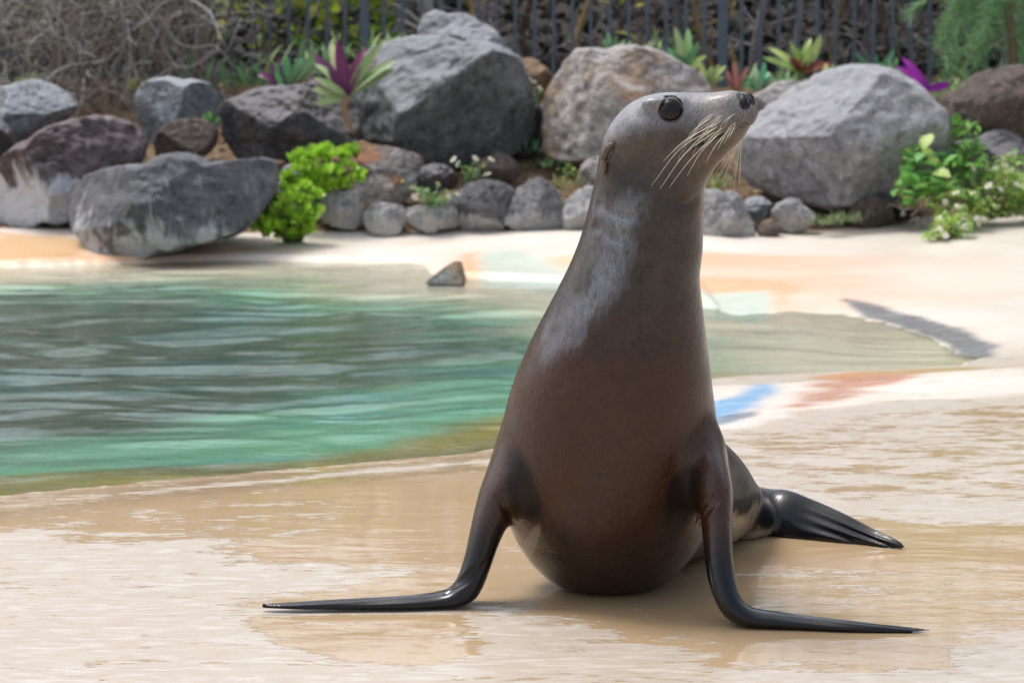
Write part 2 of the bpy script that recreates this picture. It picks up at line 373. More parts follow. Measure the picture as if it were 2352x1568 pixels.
# ------------------------------------------------------------------ rocks
def rock_mat(name, c1, c2, dark=(.05, .05, .055), stain=(.7, .7, .68), stain_amt=0.0, stain_z=(.0, .2), tint=None, tint_amt=.5, scale=6, seed=0, top=None):
    t = NT(name); v = t.coord('Object'); off = t.node('ShaderNodeVectorMath', operation='ADD'); t.inp(off.inputs[0], v); off.inputs[1].default_value = (seed*3.1, seed*1.7, seed*2.3); v = off.outputs[0]
    n1 = t.noise(v, scale*.45, 6, .6, .6); n2 = t.noise(v, scale*3.2, 6, .65); n3 = t.noise(v, scale*14, 4, .6); vo = t.voro(v, scale*5)
    c = t.mix(t.mrange(n1, .35, .65), c1, c2); c = t.mix(t.mrange(n2, .50, .72, 0, .85), c, dark)
    sv = t.node('ShaderNodeVectorMath', operation='MULTIPLY'); t.inp(sv.inputs[0], v); sv.inputs[1].default_value = (1, 1, .28)
    c = t.mix(t.mrange(t.noise(sv.outputs[0], scale*2.4, 5, .6, .4), .52, .68, 0, .55), c, t.mix(1, c, (1.9, 1.92, 1.95), 'MULTIPLY'))
    if tint is not None: c = t.mix(t.math('MULTIPLY', t.mrange(t.noise(v, scale*.55, 4), .47, .6), tint_amt), c, tint)
    c = t.mix(t.mrange(n3, .55, .72, 0, .7), c, t.mix(1, c, (2.2, 2.2, 2.15), 'MULTIPLY')); c = t.mix(t.mrange(t.noise(v, scale*1.6, 7, .7, 1.2), .5, .58, .0, .45), c, t.mix(1, c, (.45, .45, .46), 'MULTIPLY'))
    if top is not None:  # up-facing faces painted paler, as if lit from above
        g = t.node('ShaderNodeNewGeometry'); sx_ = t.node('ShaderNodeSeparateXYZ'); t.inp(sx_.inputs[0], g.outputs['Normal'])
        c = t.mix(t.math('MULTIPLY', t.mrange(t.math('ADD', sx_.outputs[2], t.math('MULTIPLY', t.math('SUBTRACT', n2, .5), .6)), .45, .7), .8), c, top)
    if stain_amt > 0:
        s_ = t.node('ShaderNodeSeparateXYZ'); t.inp(s_.inputs[0], t.coord('Object'))
        zf = t.mrange(s_.outputs[2], stain_z[0], stain_z[1], 1, 0)
        vv_ = t.node('ShaderNodeVectorMath', operation='MULTIPLY'); t.inp(vv_.inputs[0], v); vv_.inputs[1].default_value = (1, 1, .45)
        m = t.mrange(t.math('ADD', t.math('MULTIPLY', t.noise(vv_.outputs[0], scale*1.1, 6, .65, .5), 1.5), t.math('MULTIPLY', zf, .55)), 0.92, 1.10)
        c = t.mix(t.math('MULTIPLY', m, stain_amt), c, stain)
    h = t.math('ADD', t.math('MULTIPLY', n2, 1.0), t.math('ADD', t.math('MULTIPLY', n3, .5), t.math('MULTIPLY', vo, .25)))
    return t.done(t.bsdf(c, .85, t.bump(h, 1.0, .06), .35))
def rock(name, outline, Y, depth, mat, label, seed=0, facets=6, rough=.05, sub=6, group=None, cat='rock', planes=(), ref=None, box=.62):
    """a boulder whose front outline (its widest section) runs through these sight lines at distance Y, with its own depth"""
    P2 = np.array([at(u, v, Y)[[0, 2]] for u, v in outline]); c = .5*(P2.max(0)+P2.min(0))
    rel = P2-c; th = np.arctan2(rel[:, 1], rel[:, 0]); o = np.argsort(th); th = th[o]; rr = np.linalg.norm(rel, axis=1)[o]
    th = np.r_[th[-1]-2*PI, th, th[0]+2*PI]; rr = np.r_[rr[-1], rr, rr[0]]
    bm_ = bmesh.new(); bmesh.ops.create_icosphere(bm_, subdivisions=sub, radius=1); m = bpy.data.meshes.new(name); bm_.to_mesh(m); bm_.free()
    D = np.empty(len(m.vertices)*3, np.float32); m.vertices.foreach_get('co', D); D = D.reshape(-1, 3).astype(float)
    a = np.arctan2(D[:, 2], D[:, 0]); R = np.interp(a, th, rr)
    # polygon edges read as straight-ish edges: interpolate 1/r
    R = 1/np.interp(a, th, 1/rr)
    pm = np.sqrt(D[:, 0]**2+D[:, 2]**2); pl = pm**box; yy = np.sign(D[:, 1])*np.abs(D[:, 1])**.8*depth/2
    Pp = np.c_[np.cos(a)*R*pl, yy, np.sin(a)*R*pl]
    size = rr.mean(); rg = np.random.RandomState(seed+7)
    pls = list(planes)
    for k in range(facets):
        n = np.array([rg.uniform(-.8, .8), -rg.uniform(.35, 1), rg.uniform(-.6, .8)]); pls.append((*n, rg.uniform(.62, .86)))
    ext = np.array([np.ptp(P2[:, 0])/2, depth/2, np.ptp(P2[:, 1])/2])
    for nx_, ny_, nz_, f in pls:
        n = np.array([nx_, ny_, nz_]); n = n/np.linalg.norm(n); c_ = f*np.sqrt(((n*ext)**2).sum())
        dd = np.maximum(Pp@n-c_, 0); Pp = Pp-n*dd[:, None]*.97
    nrm = Pp/(np.linalg.norm(Pp, axis=1)[:, None]+1e-9)
    q = Pp/size+seed*7.7
    dis = .55*fbm(q*1.6, 3, seed)+.30*(1-2*np.abs(fbm(q*3.1, 3, seed+5)))+.20*fbm(q*8, 4, seed+11)-.22*sstep(.10, .0, np.abs(fbm(q*2.2, 2, seed+21)))
    Pp = Pp+nrm*(dis*rough*size*1.3)[:, None]
    m.vertices.foreach_set('co', Pp.astype(np.float32).ravel()); m.update()
    m.polygons.foreach_set('use_smooth', np.ones(len(m.polygons), bool))
    o = link(name, m, mat); o.location = (c[0], Y, c[1]); tag(o, label, cat, group); return o
GREY, GREY2, BROWN, TAN, WHITE = (.17, .17, .18), (.29, .29, .30), (.15, .12, .10), (.38, .28, .20), (.62, .62, .61)
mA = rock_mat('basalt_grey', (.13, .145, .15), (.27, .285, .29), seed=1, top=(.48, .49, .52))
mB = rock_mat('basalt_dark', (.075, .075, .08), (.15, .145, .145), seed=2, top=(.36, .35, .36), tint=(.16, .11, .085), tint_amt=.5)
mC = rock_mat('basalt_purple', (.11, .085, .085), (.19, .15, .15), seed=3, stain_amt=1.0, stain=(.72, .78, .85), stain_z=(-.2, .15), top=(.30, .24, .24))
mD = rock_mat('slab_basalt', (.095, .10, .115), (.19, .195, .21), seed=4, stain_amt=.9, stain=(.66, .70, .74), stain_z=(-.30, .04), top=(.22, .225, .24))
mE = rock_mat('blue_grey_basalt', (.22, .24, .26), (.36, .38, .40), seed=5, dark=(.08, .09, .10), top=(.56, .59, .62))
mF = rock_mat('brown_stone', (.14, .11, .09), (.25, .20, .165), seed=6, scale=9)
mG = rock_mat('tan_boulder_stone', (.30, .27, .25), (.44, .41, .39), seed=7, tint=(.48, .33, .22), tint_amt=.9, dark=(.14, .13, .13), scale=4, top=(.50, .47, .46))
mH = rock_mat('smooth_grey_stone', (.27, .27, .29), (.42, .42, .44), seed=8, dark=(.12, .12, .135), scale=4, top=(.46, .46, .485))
mI = rock_mat('limewashed_stone', (.42, .42, .43), (.70, .69, .67), seed=9, dark=(.20, .20, .21), stain_amt=.9, stain=(.78, .76, .73), stain_z=(-.1, .1), scale=12)
mJ = rock_mat('rust_stained_stone', (.24, .21, .20), (.34, .31, .30), seed=10, tint=(.45, .22, .11), tint_amt=1.0, stain_amt=.8, stain=(.72, .71, .69), stain_z=(-.14, .06), scale=8)
mK = rock_mat('ochre_stone', (.30, .19, .11), (.42, .29, .18), seed=12, scale=7)
R_ = rock
R_('boulder', [(-40, 215), (30, 198), (100, 190), (140, 205), (178, 245), (150, 275), (95, 320), (60, 332), (20, 300), (-30, 260)], 14.9, .55, mE, 'small grey boulder at the far left below the dead brush', 11)
R_('boulder', [(-110, 270), (0, 280), (30, 320), (45, 355), (0, 368), (-110, 365)], 14.5, .5, mB, 'dark rock cut by the left edge of the frame', 12)
R_('boulder', [(-60, 400), (0, 375), (80, 320), (160, 280), (240, 268), (300, 290), (330, 340), (300, 400), (240, 470), (120, 510), (-60, 520)], 13.95, .9, mC, 'mottled purple brown rock with white mineral crust at its foot', 13, planes=((.2, -1, .5, .8),), rough=.075)
R_('slab_rock', [(128, 420), (200, 400), (330, 378), (480, 376), (600, 362), (640, 368), (636, 430), (600, 490), (560, 530), (450, 560), (380, 575), (310, 598), (220, 595), (175, 550), (140, 490)], 13.25, .95, mD, 'long dark flat slab rock hanging over the pool edge', 14, planes=((0, -.8, .6, .82), (.3, -1, -.35, .86)), rough=.045, box=.45)
R_('boulder', [(312, 215), (330, 190), (420, 188), (480, 192), (505, 225), (500, 300), (470, 345), (380, 345), (345, 325), (318, 280)], 14.95, .5, mE, 'squared blue grey boulder with a dark right face', 15, facets=2, planes=((.9, -.6, -.1, .55), (-.3, -1, .3, .8)))
R_('boulder', [(355, 325), (380, 288), (430, 276), (480, 280), (500, 300), (495, 335), (440, 365), (380, 374), (360, 360)], 14.45, .32, mF, 'rounded brown stone below the squared blue grey boulder', 16, facets=2)
R_('boulder', [(505, 240), (560, 218), (660, 203), (760, 210), (812, 240), (830, 320), (740, 345), (640, 362), (560, 372), (520, 330)], 14.6, .75, mB, 'long dark brown boulder left of the huge boulder', 17, planes=((.1, -.8, -.5, .72), (0, -.6, .8, .85)), rough=.06)
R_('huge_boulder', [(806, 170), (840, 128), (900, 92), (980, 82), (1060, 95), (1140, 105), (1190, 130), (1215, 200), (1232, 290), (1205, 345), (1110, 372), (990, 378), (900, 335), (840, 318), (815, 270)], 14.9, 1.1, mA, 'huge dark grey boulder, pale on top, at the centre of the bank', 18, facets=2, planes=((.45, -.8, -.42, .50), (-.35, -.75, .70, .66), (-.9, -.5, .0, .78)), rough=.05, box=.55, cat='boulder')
R_('boulder', [(962, 80), (975, 40), (1000, 22), (1030, 36), (1100, 52), (1150, 85), (1192, 140), (1180, 190), (1000, 180)], 15.7, .6, mH, 'pointed grey rock standing behind the huge boulder', 19)
R_('boulder', [(1150, 210), (1200, 190), (1240, 240), (1258, 310), (1235, 350), (1170, 360)], 15.15, .5, mB, 'dark narrow rock wedged right of the huge boulder', 20)
R_('boulder', [(1180, 150), (1210, 132), (1245, 150), (1272, 185), (1262, 225), (1200, 230)], 15.7, .4, mK, 'ochre brown rock peeping between two large boulders', 21)
R_('boulder', [(1245, 300), (1255, 230), (1290, 160), (1325, 115), (1400, 118), (1480, 112), (1560, 140), (1610, 175), (1632, 210), (1560, 330), (1420, 370), (1350, 385), (1300, 380), (1252, 350)], 14.8, .95, mG, 'tan and grey boulder directly behind the head of the sea lion', 22, planes=((-.5, -.9, .2, .72), (.4, -.8, .5, .78)), rough=.065, box=.58, cat='boulder')
R_('boulder', [(1700, 240), (1760, 208), (1830, 190), (1900, 210), (1890, 300), (1760, 320), (1700, 290)], 15.3, .5, rock_mat('pale_stone', (.42, .39, .37), (.55, .51, .48), seed=14, dark=(.28, .26, .25)), 'pale flat rock behind the snout and the smooth boulder', 23)
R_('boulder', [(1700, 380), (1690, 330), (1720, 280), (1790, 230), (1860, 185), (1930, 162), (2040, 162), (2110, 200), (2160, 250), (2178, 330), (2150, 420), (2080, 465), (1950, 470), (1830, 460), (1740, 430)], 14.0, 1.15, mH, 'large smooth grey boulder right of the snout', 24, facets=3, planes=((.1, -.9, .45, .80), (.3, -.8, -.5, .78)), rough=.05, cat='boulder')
R_('boulder', [(2170, 230), (2230, 185), (2300, 158), (2380, 155), (2480, 190), (2520, 300), (2400, 345), (2260, 350), (2180, 310)], 14.9, .9, mF, 'brownish grey boulder at the right edge behind the weeds', 25, rough=.06)
R_('boulder', [(2160, 340), (2240, 320), (2360, 335), (2420, 390), (2350, 430), (2200, 430)], 14.5, .6, mB, 'dark rock half hidden in the weeds at the right edge', 26)
R_e = lambda *a, **k: rock(*a, **{**dict(facets=9, box=.5), **k})
# edging stones along the bank
e = 'edging stones along the far bank'
R_e('edging_stone', [(735, 480), (745, 452), (790, 440), (826, 446), (836, 480), (834, 514), (770, 516), (738, 508)], 13.75, .25, mI, 'white crusted stone next to the succulent clump', 31, group=e, sub=5, rough=.15)
R_e('edging_stone', [(838, 490), (850, 474), (890, 470), (928, 476), (930, 518), (842, 518)], 13.7, .22, mI, 'low flat whitish stone between two white crusted stones', 32, group=e, sub=5, rough=.15)
R_e('edging_stone', [(812, 385), (826, 350), (870, 340), (930, 348), (975, 375), (960, 410), (915, 465), (850, 472), (815, 430)], 14.05, .38, mJ, 'rust streaked wedge shaped stone above the white stones', 33, group=e, sub=5, rough=.10)
R_e('edging_stone', [(942, 410), (960, 388), (1000, 380), (1040, 392), (1056, 425), (1010, 440), (950, 436)], 14.0, .25, mB, 'small dark rounded stone behind the white flowers', 34, group=e, sub=5, rough=.10)
R_e('edging_stone', [(936, 480), (980, 475), (1040, 478), (1060, 520), (1010, 524), (940, 520)], 13.68, .22, mI, 'pale low stone under the white flowered weed', 35, group=e, sub=5, rough=.15)
R_e('edging_stone', [(1035, 470), (1070, 430), (1120, 418), (1175, 432), (1180, 480), (1160, 524), (1080, 526), (1036, 515)], 13.72, .33, rock_mat('half_white_stone', (.16, .16, .17), (.26, .26, .27), seed=15, stain_amt=1.0, stain=(.66, .65, .63), stain_z=(-.13, .0), scale=11), 'dark lumpy stone with a pale foot right of the flowers', 36, group=e, sub=5, rough=.15)
R_e('edging_stone', [(1166, 520), (1172, 470), (1195, 430), (1235, 418), (1270, 430), (1296, 470), (1298, 532), (1230, 536)], 13.65, .3, rock_mat('capped_stone', (.24, .23, .24), (.40, .40, .41), seed=16, stain_amt=1.0, stain=(.70, .71, .71), stain_z=(-.16, .06), scale=11), 'upright pale stone with a brown cap left of the neck', 37, group=e, sub=5, rough=.14)
R_e('edging_stone', [(1297, 500), (1315, 450), (1345, 430), (1400, 440), (1420, 500), (1410, 545), (1300, 540)], 13.6, .3, mI, 'whitish stone partly hidden by the left side of the neck', 38, group=e, sub=5, rough=.14)
R_e('edging_stone', [(1330, 425), (1340, 380), (1370, 360), (1420, 370), (1430, 430), (1380, 445)], 14.1, .3, mG, 'tan stone touching the nape of the sea lion', 39, group=e, sub=5, rough=.10)
R_e('edging_stone', [(1585, 545), (1595, 470), (1640, 442), (1690, 450), (1722, 490), (1732, 530), (1690, 558), (1640, 568), (1590, 562)], 13.3, .4, mI, 'lumpy white stone beside the right side of the neck', 40, group=e, sub=5, rough=.17)
R_e('edging_stone', [(1770, 490), (1800, 464), (1845, 472), (1872, 500), (1850, 524), (1790, 526)], 13.5, .25, mI, 'small pale stone below the smooth grey boulder', 41, group=e, sub=5, rough=.12)
R_e('edging_stone', [(1700, 480), (1720, 458), (1760, 460), (1780, 485), (1750, 505), (1712, 505)], 13.6, .25, mA, 'small grey stone between the two white stones', 42, group=e, sub=5, rough=.10)
R_e('edging_stone', [(1740, 520), (1770, 512), (1800, 525), (1780, 545), (1745, 545)], 13.3, .14, mF, 'tiny brown stone at the edge of the cement', 43, group=e, sub=3)
R_e('edging_stone', [(1950, 480), (1985, 455), (2035, 462), (2050, 500), (2000, 518), (1955, 512)], 13.75, .3, mF, 'brown stone tucked under the right end of the smooth boulder', 44, group=e, sub=5, rough=.10)
R_e('edging_stone', [(2040, 450), (2080, 440), (2110, 470), (2090, 500), (2045, 498)], 13.95, .3, mB, 'dark stone behind the dry sticks', 45, group=e, sub=5, rough=.10)
R_e('edging_stone', [(590, 470), (640, 430), (700, 390), (740, 400), (745, 470), (700, 500), (610, 505)], 13.95, .35, mA, 'grey stone under the succulent clump', 46, group=e, sub=5, rough=.10)
R_e('edging_stone', [(640, 400), (665, 378), (705, 380), (715, 410), (680, 425), (645, 420)], 14.05, .2, mA, 'small grey stone between slab rock and succulent leaves', 47, group=e, sub=3)
R_e('edging_stone', [(1075, 375), (1120, 362), (1180, 366), (1200, 400), (1120, 405)], 14.5, .2, mF, 'flat brown stone in the soil under the huge boulder', 48, group=e, sub=3)
# a low broken wedge of stone lying at the far waterline
wc = at(1030, 640, 11.85); wk = 11.85/F
def wpt(u, v, dy): return np.array([(u-1030)*wk, dy, (640-v)*wk])
WV = [wpt(975, 648, -.10), wpt(1066, 648, -.12), wpt(1070, 648, .22), wpt(985, 648, .20), wpt(1046, 598, .02), wpt(1058, 604, .12), wpt(1012, 620, .0)]
b_ = bmesh.new(); vv_ = [b_.verts.new(p) for p in WV]; bmesh.ops.convex_hull(b_, input=vv_); bmesh.ops.bevel(b_, geom=b_.edges[:], offset=.006, segments=2, affect='EDGES')
bmesh.ops.triangulate(b_, faces=b_.faces); bmesh.ops.subdivide_edges(b_, edges=b_.edges, cuts=3)
for q_ in b_.verts: q_.co += Vector([float(vnoise(np.array([[q_.co.x*30+k*9, q_.co.y*30, q_.co.z*30]]), 3)[0]) for k in range(3)])*.005
wm_ = bpy.data.meshes.new('waterline_rock'); b_.to_mesh(wm_); b_.free()
wo_ = link('waterline_rock', wm_, rock_mat('slate', (.17, .19, .18), (.30, .31, .27), seed=17, tint=(.42, .26, .13), tint_amt=.8)); wo_.location = wc.tolist()
tag(wo_, 'small dark triangular rock at the far waterline', 'rock')
# leaf litter over the soil: nobody could count it
rg = np.random.RandomState(5); N = 5200
lx = rg.uniform(-4, 4, N); ly = rg.uniform(0, 1, N)**1.3*3.4; ly = gy_edge(lx)+ly; lz = soil(np.c_[lx, ly])+.008
ang = rg.uniform(0, 2*PI, N); sz = rg.uniform(.012, .035, N); tl = rg.uniform(-.5, .5, (N, 2))
ca, sa = np.cos(ang), np.sin(ang); c0 = np.c_[lx, ly, lz]
a_ = np.c_[ca, sa, tl[:, 0]]*sz[:, None]; b_ = np.c_[-sa, ca, tl[:, 1]]*(sz*.4)[:, None]
LV = np.stack([c0-a_, c0-b_, c0+a_, c0+b_], 1).reshape(-1, 3)
lme = new_mesh('leaf_litter', LV, np.arange(4*N).reshape(-1, 4), False)
pal = np.array([(.38, .22, .11), (.28, .17, .09), (.45, .33, .2), (.20, .12, .07), (.5, .42, .3)]); attr(lme, 'tint', np.repeat(pal[rg.randint(0, 5, N)], 4, 0))
def tint_mat(name, rough=.7, trans=0.0, var=.3, scale=14, spec=.3):
    t = NT(name); v = t.coord('Object'); c = t.attr('tint'); c = t.mix(t.mrange(t.noise(v, scale, 3), .3, .7, 0, var*2), c, t.mix(1, c, (1-var,)*3, 'MULTIPLY'))
    b = t.bsdf(c, rough, None, spec)
    if trans > 0:
        tl_ = t.node('ShaderNodeBsdfTranslucent'); t.inp(tl_.inputs[0], c); mx = t.node('ShaderNodeMixShader'); mx.inputs[0].default_value = trans
        t.l.new(b.outputs[0], mx.inputs[1]); t.l.new(tl_.outputs[0], mx.inputs[2]); return t.done(mx)
    return t.done(b)
litter_m = tint_mat('dry_leaf')
tag(link('leaf_litter', lme, litter_m), 'fallen brown leaves scattered over the soil between the rocks', 'leaf litter', kind='stuff')
# ------------------------------------------------------------------ fence
FY, FZ = 17.0, .88
metal = simple_mat('blue_black_steel', (.085, .115, .15), .42, .15, 30, .05, .5)
fence = empty('steel_fence', (0, FY, FZ), 'dark blue black steel picket fence running behind the boulders', 'fence')
def fpart(name, me, x, z=0):
    o = link(name, me, metal, fence); o.location = (x, 0, z); return o
def boxmesh(name, sx_, sy_, sz_, bev=.002):
    b = bmesh.new(); bmesh.ops.create_cube(b, size=1, matrix=Matrix.Translation((0, 0, .5))); bmesh.ops.scale(b, vec=(sx_, sy_, sz_), verts=b.verts)
    bmesh.ops.bevel(b, geom=b.edges[:], offset=bev, segments=1, affect='EDGES'); m = bpy.data.meshes.new(name); b.to_mesh(m); b.free(); return m
post_m, pick_m = boxmesh('post', .066, .066, 1.85, .004), boxmesh('picket', .024, .024, 1.80)
x0, x1 = at(838, 100, FY)[0], at(1660, 100, FY)[0]; bay = x1-x0
for k in range(-2, 4):
    fpart('post', post_m, x0+k*bay, -.06)
    if k < 3:
        for j in range(1, 19): fpart('picket', pick_m, x0+(k+j/19)*bay+random.uniform(-.004, .004), -.03)
        for rz in (1.42, 1.66): 
            rm_ = boxmesh('rail', bay-.07, .03, .036); o = fpart('rail', rm_, x0+(k+.5)*bay, rz); o.location.y = .032

# ------------------------------------------------------------------ foliage helpers
def leaf_strip(L, W, curl=.5, fold=.25, n=6, tip=1.0, thick=0):
    V_ = []; F_ = []
    for i in range(n+1):
        s = i/n; w = W/2*(math.sin(PI*min(1, s*.86+.10))**.8)*(1 if s < .999 else .06)
        a = curl*s; y = L*(math.sin(a)/curl if curl else s); z = -L*(1-math.cos(a))/curl if curl else 0
        V_ += [(-w, y, z+fold*w), (0, y, z), (w, y, z+fold*w)]
    for i in range(n):
        a = i*3; F_ += [(a, a+1, a+4, a+3), (a+1, a+2, a+5, a+4)]
    return np.array(V_), F_
def orient(az, el, roll=0):
    return Matrix.Rotation(az, 4, 'Z') @ Matrix.Rotation(el, 4, 'X') @ Matrix.Rotation(roll, 4, 'Y')
def rotm(n, rg): # random rotations that favour leaves facing up and out
    az = rg.uniform(0, 2*PI, n); el = rg.uniform(-.3, 1.1, n); ro = rg.uniform(-.6, .6, n)
    ca, sa, ce, se, cr, sr = np.cos(az), np.sin(az), np.cos(el), np.sin(el), np.cos(ro), np.sin(ro); M = np.zeros((n, 3, 3))
    Rz = np.zeros((n, 3, 3)); Rz[:, 0, 0] = ca; Rz[:, 0, 1] = -sa; Rz[:, 1, 0] = sa; Rz[:, 1, 1] = ca; Rz[:, 2, 2] = 1
    Rx = np.zeros((n, 3, 3)); Rx[:, 0, 0] = 1; Rx[:, 1, 1] = ce; Rx[:, 1, 2] = -se; Rx[:, 2, 1] = se; Rx[:, 2, 2] = ce
    Ry = np.zeros((n, 3, 3)); Ry[:, 1, 1] = 1; Ry[:, 0, 0] = cr; Ry[:, 0, 2] = sr; Ry[:, 2, 0] = -sr; Ry[:, 2, 2] = cr
    return Rz@Rx@Ry
def leafmass(name, C, size, pal, mat, parent=None, rg=None, W=.45, n=3, jit=.4, curl=.6):
    rg = rg or np.random.RandomState(1); LV_, LF = leaf_strip(1, W, curl, .3, n); N = len(C); M = rotm(N, rg)
    s = (size*rg.uniform(1-jit, 1+jit, N))[:, None, None]
    V_ = (np.einsum('nij,kj->nki', M, LV_)*s+C[:, None]).reshape(-1, 3); k = len(LV_)
    Fq = (np.array(LF)[None]+(np.arange(N)*k)[:, None, None]).reshape(-1, 4)
    me_ = new_mesh(name, V_, Fq); pal = np.array(pal); cc = pal[rg.randint(0, len(pal), N)]*rg.uniform(.75, 1.25, (N, 1)); attr(me_, 'tint', np.repeat(cc, k, 0))
    return tag(link(name, me_, mat, parent), kind='stuff' if N > 40 else None)
leaf_m = tint_mat('leaf', .45, .35, .2, 20); dull_m = tint_mat('dull_leaf', .6, .2, .3, 12); bark_m = tint_mat('bark', .85, 0, .4, 30, .2)
def local(parent, C): return np.asarray(C)-np.array(parent.location)

# ------------------------------------------------------------------ trees, twigs and dark foliage behind the fence
rg = np.random.RandomState(77); rnd = random.Random(8)
def soil1(x, y): return float(soil(np.array([[x, y]], float))[0])
stems = [(-30, 'grey'), (120, 'brown'), (415, 'dark grey'), (470, 'grey'), (560, 'brown'), (712, 'grey'), (905, 'silver grey'), (960, 'whitish'), (1070, 'ochre'), (1135, 'grey'), (1240, 'brown'), (1340, 'ochre'), (1405, 'grey'), (1470, 'grey'),
         (1545, 'grey'), (1622, 'ochre'), (1700, 'yellowish'), (1745, 'grey'), (1830, 'grey'), (1895, 'ochre'), (1960, 'grey'), (2030, 'brown'), (2120, 'grey'), (2230, 'brown'), (2330, 'grey')]
swhere = ['at the very left edge behind the dead brush', 'above the far left boulder', 'above the left side of the squared boulder', 'above the right side of the squared boulder', 'above the gap between squared and long dark boulders', 'above the middle of the long dark boulder', 'just right of the left wide post', 'left of the pointed rock top', 'at the peak of the pointed rock', 'right of the pointed rock peak', 'above the ochre brown rock', 'above the left end of the tan boulder', 'above the left half of the tan boulder', 'above the middle of the tan boulder', 'above the right half of the tan boulder', 'just left of the right wide post', 'just right of the right wide post', 'above the nose of the sea lion', 'above the croton like plant', 'right of the croton like plant', 'above the peak of the smooth boulder', 'above the right slope of the smooth boulder', 'behind the left part of the feathery conifer', 'behind the right part of the feathery conifer', 'near the right edge of the frame']
scol = {'grey': (.30, .28, .29), 'brown': (.14, .10, .075), 'dark grey': (.14, .14, .15), 'silver grey': (.36, .36, .38), 'whitish': (.55, .54, .56), 'ochre': (.46, .34, .17), 'yellowish': (.58, .45, .2)}
for k, (u, c) in enumerate(stems):
    y = rnd.uniform(17.4, 19.3); x = at(u, 100, y)[0]; z = soil1(x, y)
    e = empty('slender_tree', (x, y, z), f'{c} slender trunk behind the fence {swhere[k]}', 'tree', 'slender trees behind the fence')
    H_ = rnd.uniform(2.2, 3.0); n = 9; pts = np.array([[rnd.uniform(-.05, .05)+.10*math.sin(i*.9+k), rnd.uniform(-.05, .05), -.05+H_*i/(n-1)] for i in range(n)])
    r = rnd.uniform(.018, .045)*(1.6 if c in ('whitish', 'silver grey') else 1)
    mb = MB(); mb.tube(catmull(pts, 26), np.linspace(r, r*.35, 26), 7, scol[c]); link('trunk', mb.mesh('trunk', True, True), bark_m, e)
    mb = MB()
    for j in range(12):
        i0 = rnd.randint(3, 22); p0 = catmull(pts, 26)[i0]; a = rnd.uniform(0, 2*PI); l = rnd.uniform(.25, .8)
        pp = [p0]; d = np.array([math.cos(a), .5*math.sin(a), rnd.uniform(.1, 1.1)])
        for s in range(4): d = d+np.array([rnd.uniform(-.5, .5), rnd.uniform(-.3, .3), rnd.uniform(-.4, .3)]); pp.append(pp[-1]+d/np.linalg.norm(d)*l/4)
        mb.tube(catmull(pp, 9), np.linspace(r*.4, .003, 9), 4, np.array(scol[c])*rnd.uniform(.8, 1.5))
    link('branches', mb.mesh('branches', True, True), bark_m, e)['kind'] = 'stuff'
    C_ = np.c_[rg.normal(0, .45, 90), rg.normal(0, .3, 90), rg.uniform(H_*.62, H_*1.15, 90)]
    leafmass('crown', C_, .10, [(.05, .09, .03), (.08, .12, .04), (.12, .13, .05)], dull_m, e, rg)
def twigmass(name, N, x_rng, y_rng, h_rng, l_rng, cols, rad, seed, wild=.5, up=.6):
    rd = random.Random(seed); mb = MB()
    for _ in range(N):
        x = rd.uniform(*x_rng); y = rd.uniform(*y_rng); z = soil1(x, y) if False else .9+(y-17)*.03+rd.uniform(*h_rng)
        l = rd.uniform(*l_rng); d = np.array([rd.gauss(0, 1), rd.gauss(0, .5), rd.gauss(up, .8)]); pp = [np.array([x, y, z])]
        for s in range(4):
            d = d/np.linalg.norm(d)+np.array([rd.gauss(0, wild), rd.gauss(0, wild*.6), rd.gauss(-.03, wild)]); pp.append(pp[-1]+d/np.linalg.norm(d)*l/4)
        r = rad*rd.uniform(.5, 1.5); c = np.array(rd.choice(cols))*rd.uniform(.7, 1.3)
        mb.tube(catmull(pp, 7), np.linspace(r, r*.3, 7), 3, c)
    return mb.mesh(name, True, True)
tag(link('twig_thicket', twigmass('twig_thicket', 1900, (-5, 5), (17.7, 19.6), (0, 2.2), (.3, 1.1), [(.36, .33, .34), (.19, .16, .17), (.50, .46, .46), (.32, .25, .19)], .0060, 3), bark_m), 'tangle of bare grey brown twigs behind the fence', 'thicket', kind='stuff')
C_ = np.c_[rg.uniform(-12, 12, 30000), rg.uniform(19.4, 22.5, 30000), np.zeros(30000)]; C_[:, 2] = .9+rg.uniform(0, 1, 30000)**.8*(2.7+.5*np.sin(C_[:, 0]*1.3)+.4*fbm(np.c_[C_[:, 0]*.8, C_[:, 0]*0, C_[:, 0]*0], 3, 5))
tag(leafmass('dark_foliage', C_, .17, [(.04, .08, .03), (.06, .09, .035), (.05, .04, .035), (.035, .05, .05)], dull_m, None, rg), 'dense dark foliage filling the gaps far behind the fence', 'foliage', kind='stuff')
def brightleaves(u0, u1, v0, v1, y0, y1, N):
    uu_ = rg.uniform(u0, u1, N); vv_ = rg.uniform(v0, v1, N); yy_ = rg.uniform(y0, y1, N)
    return np.array([at(a, b, c) for a, b, c in zip(uu_, vv_, yy_)])
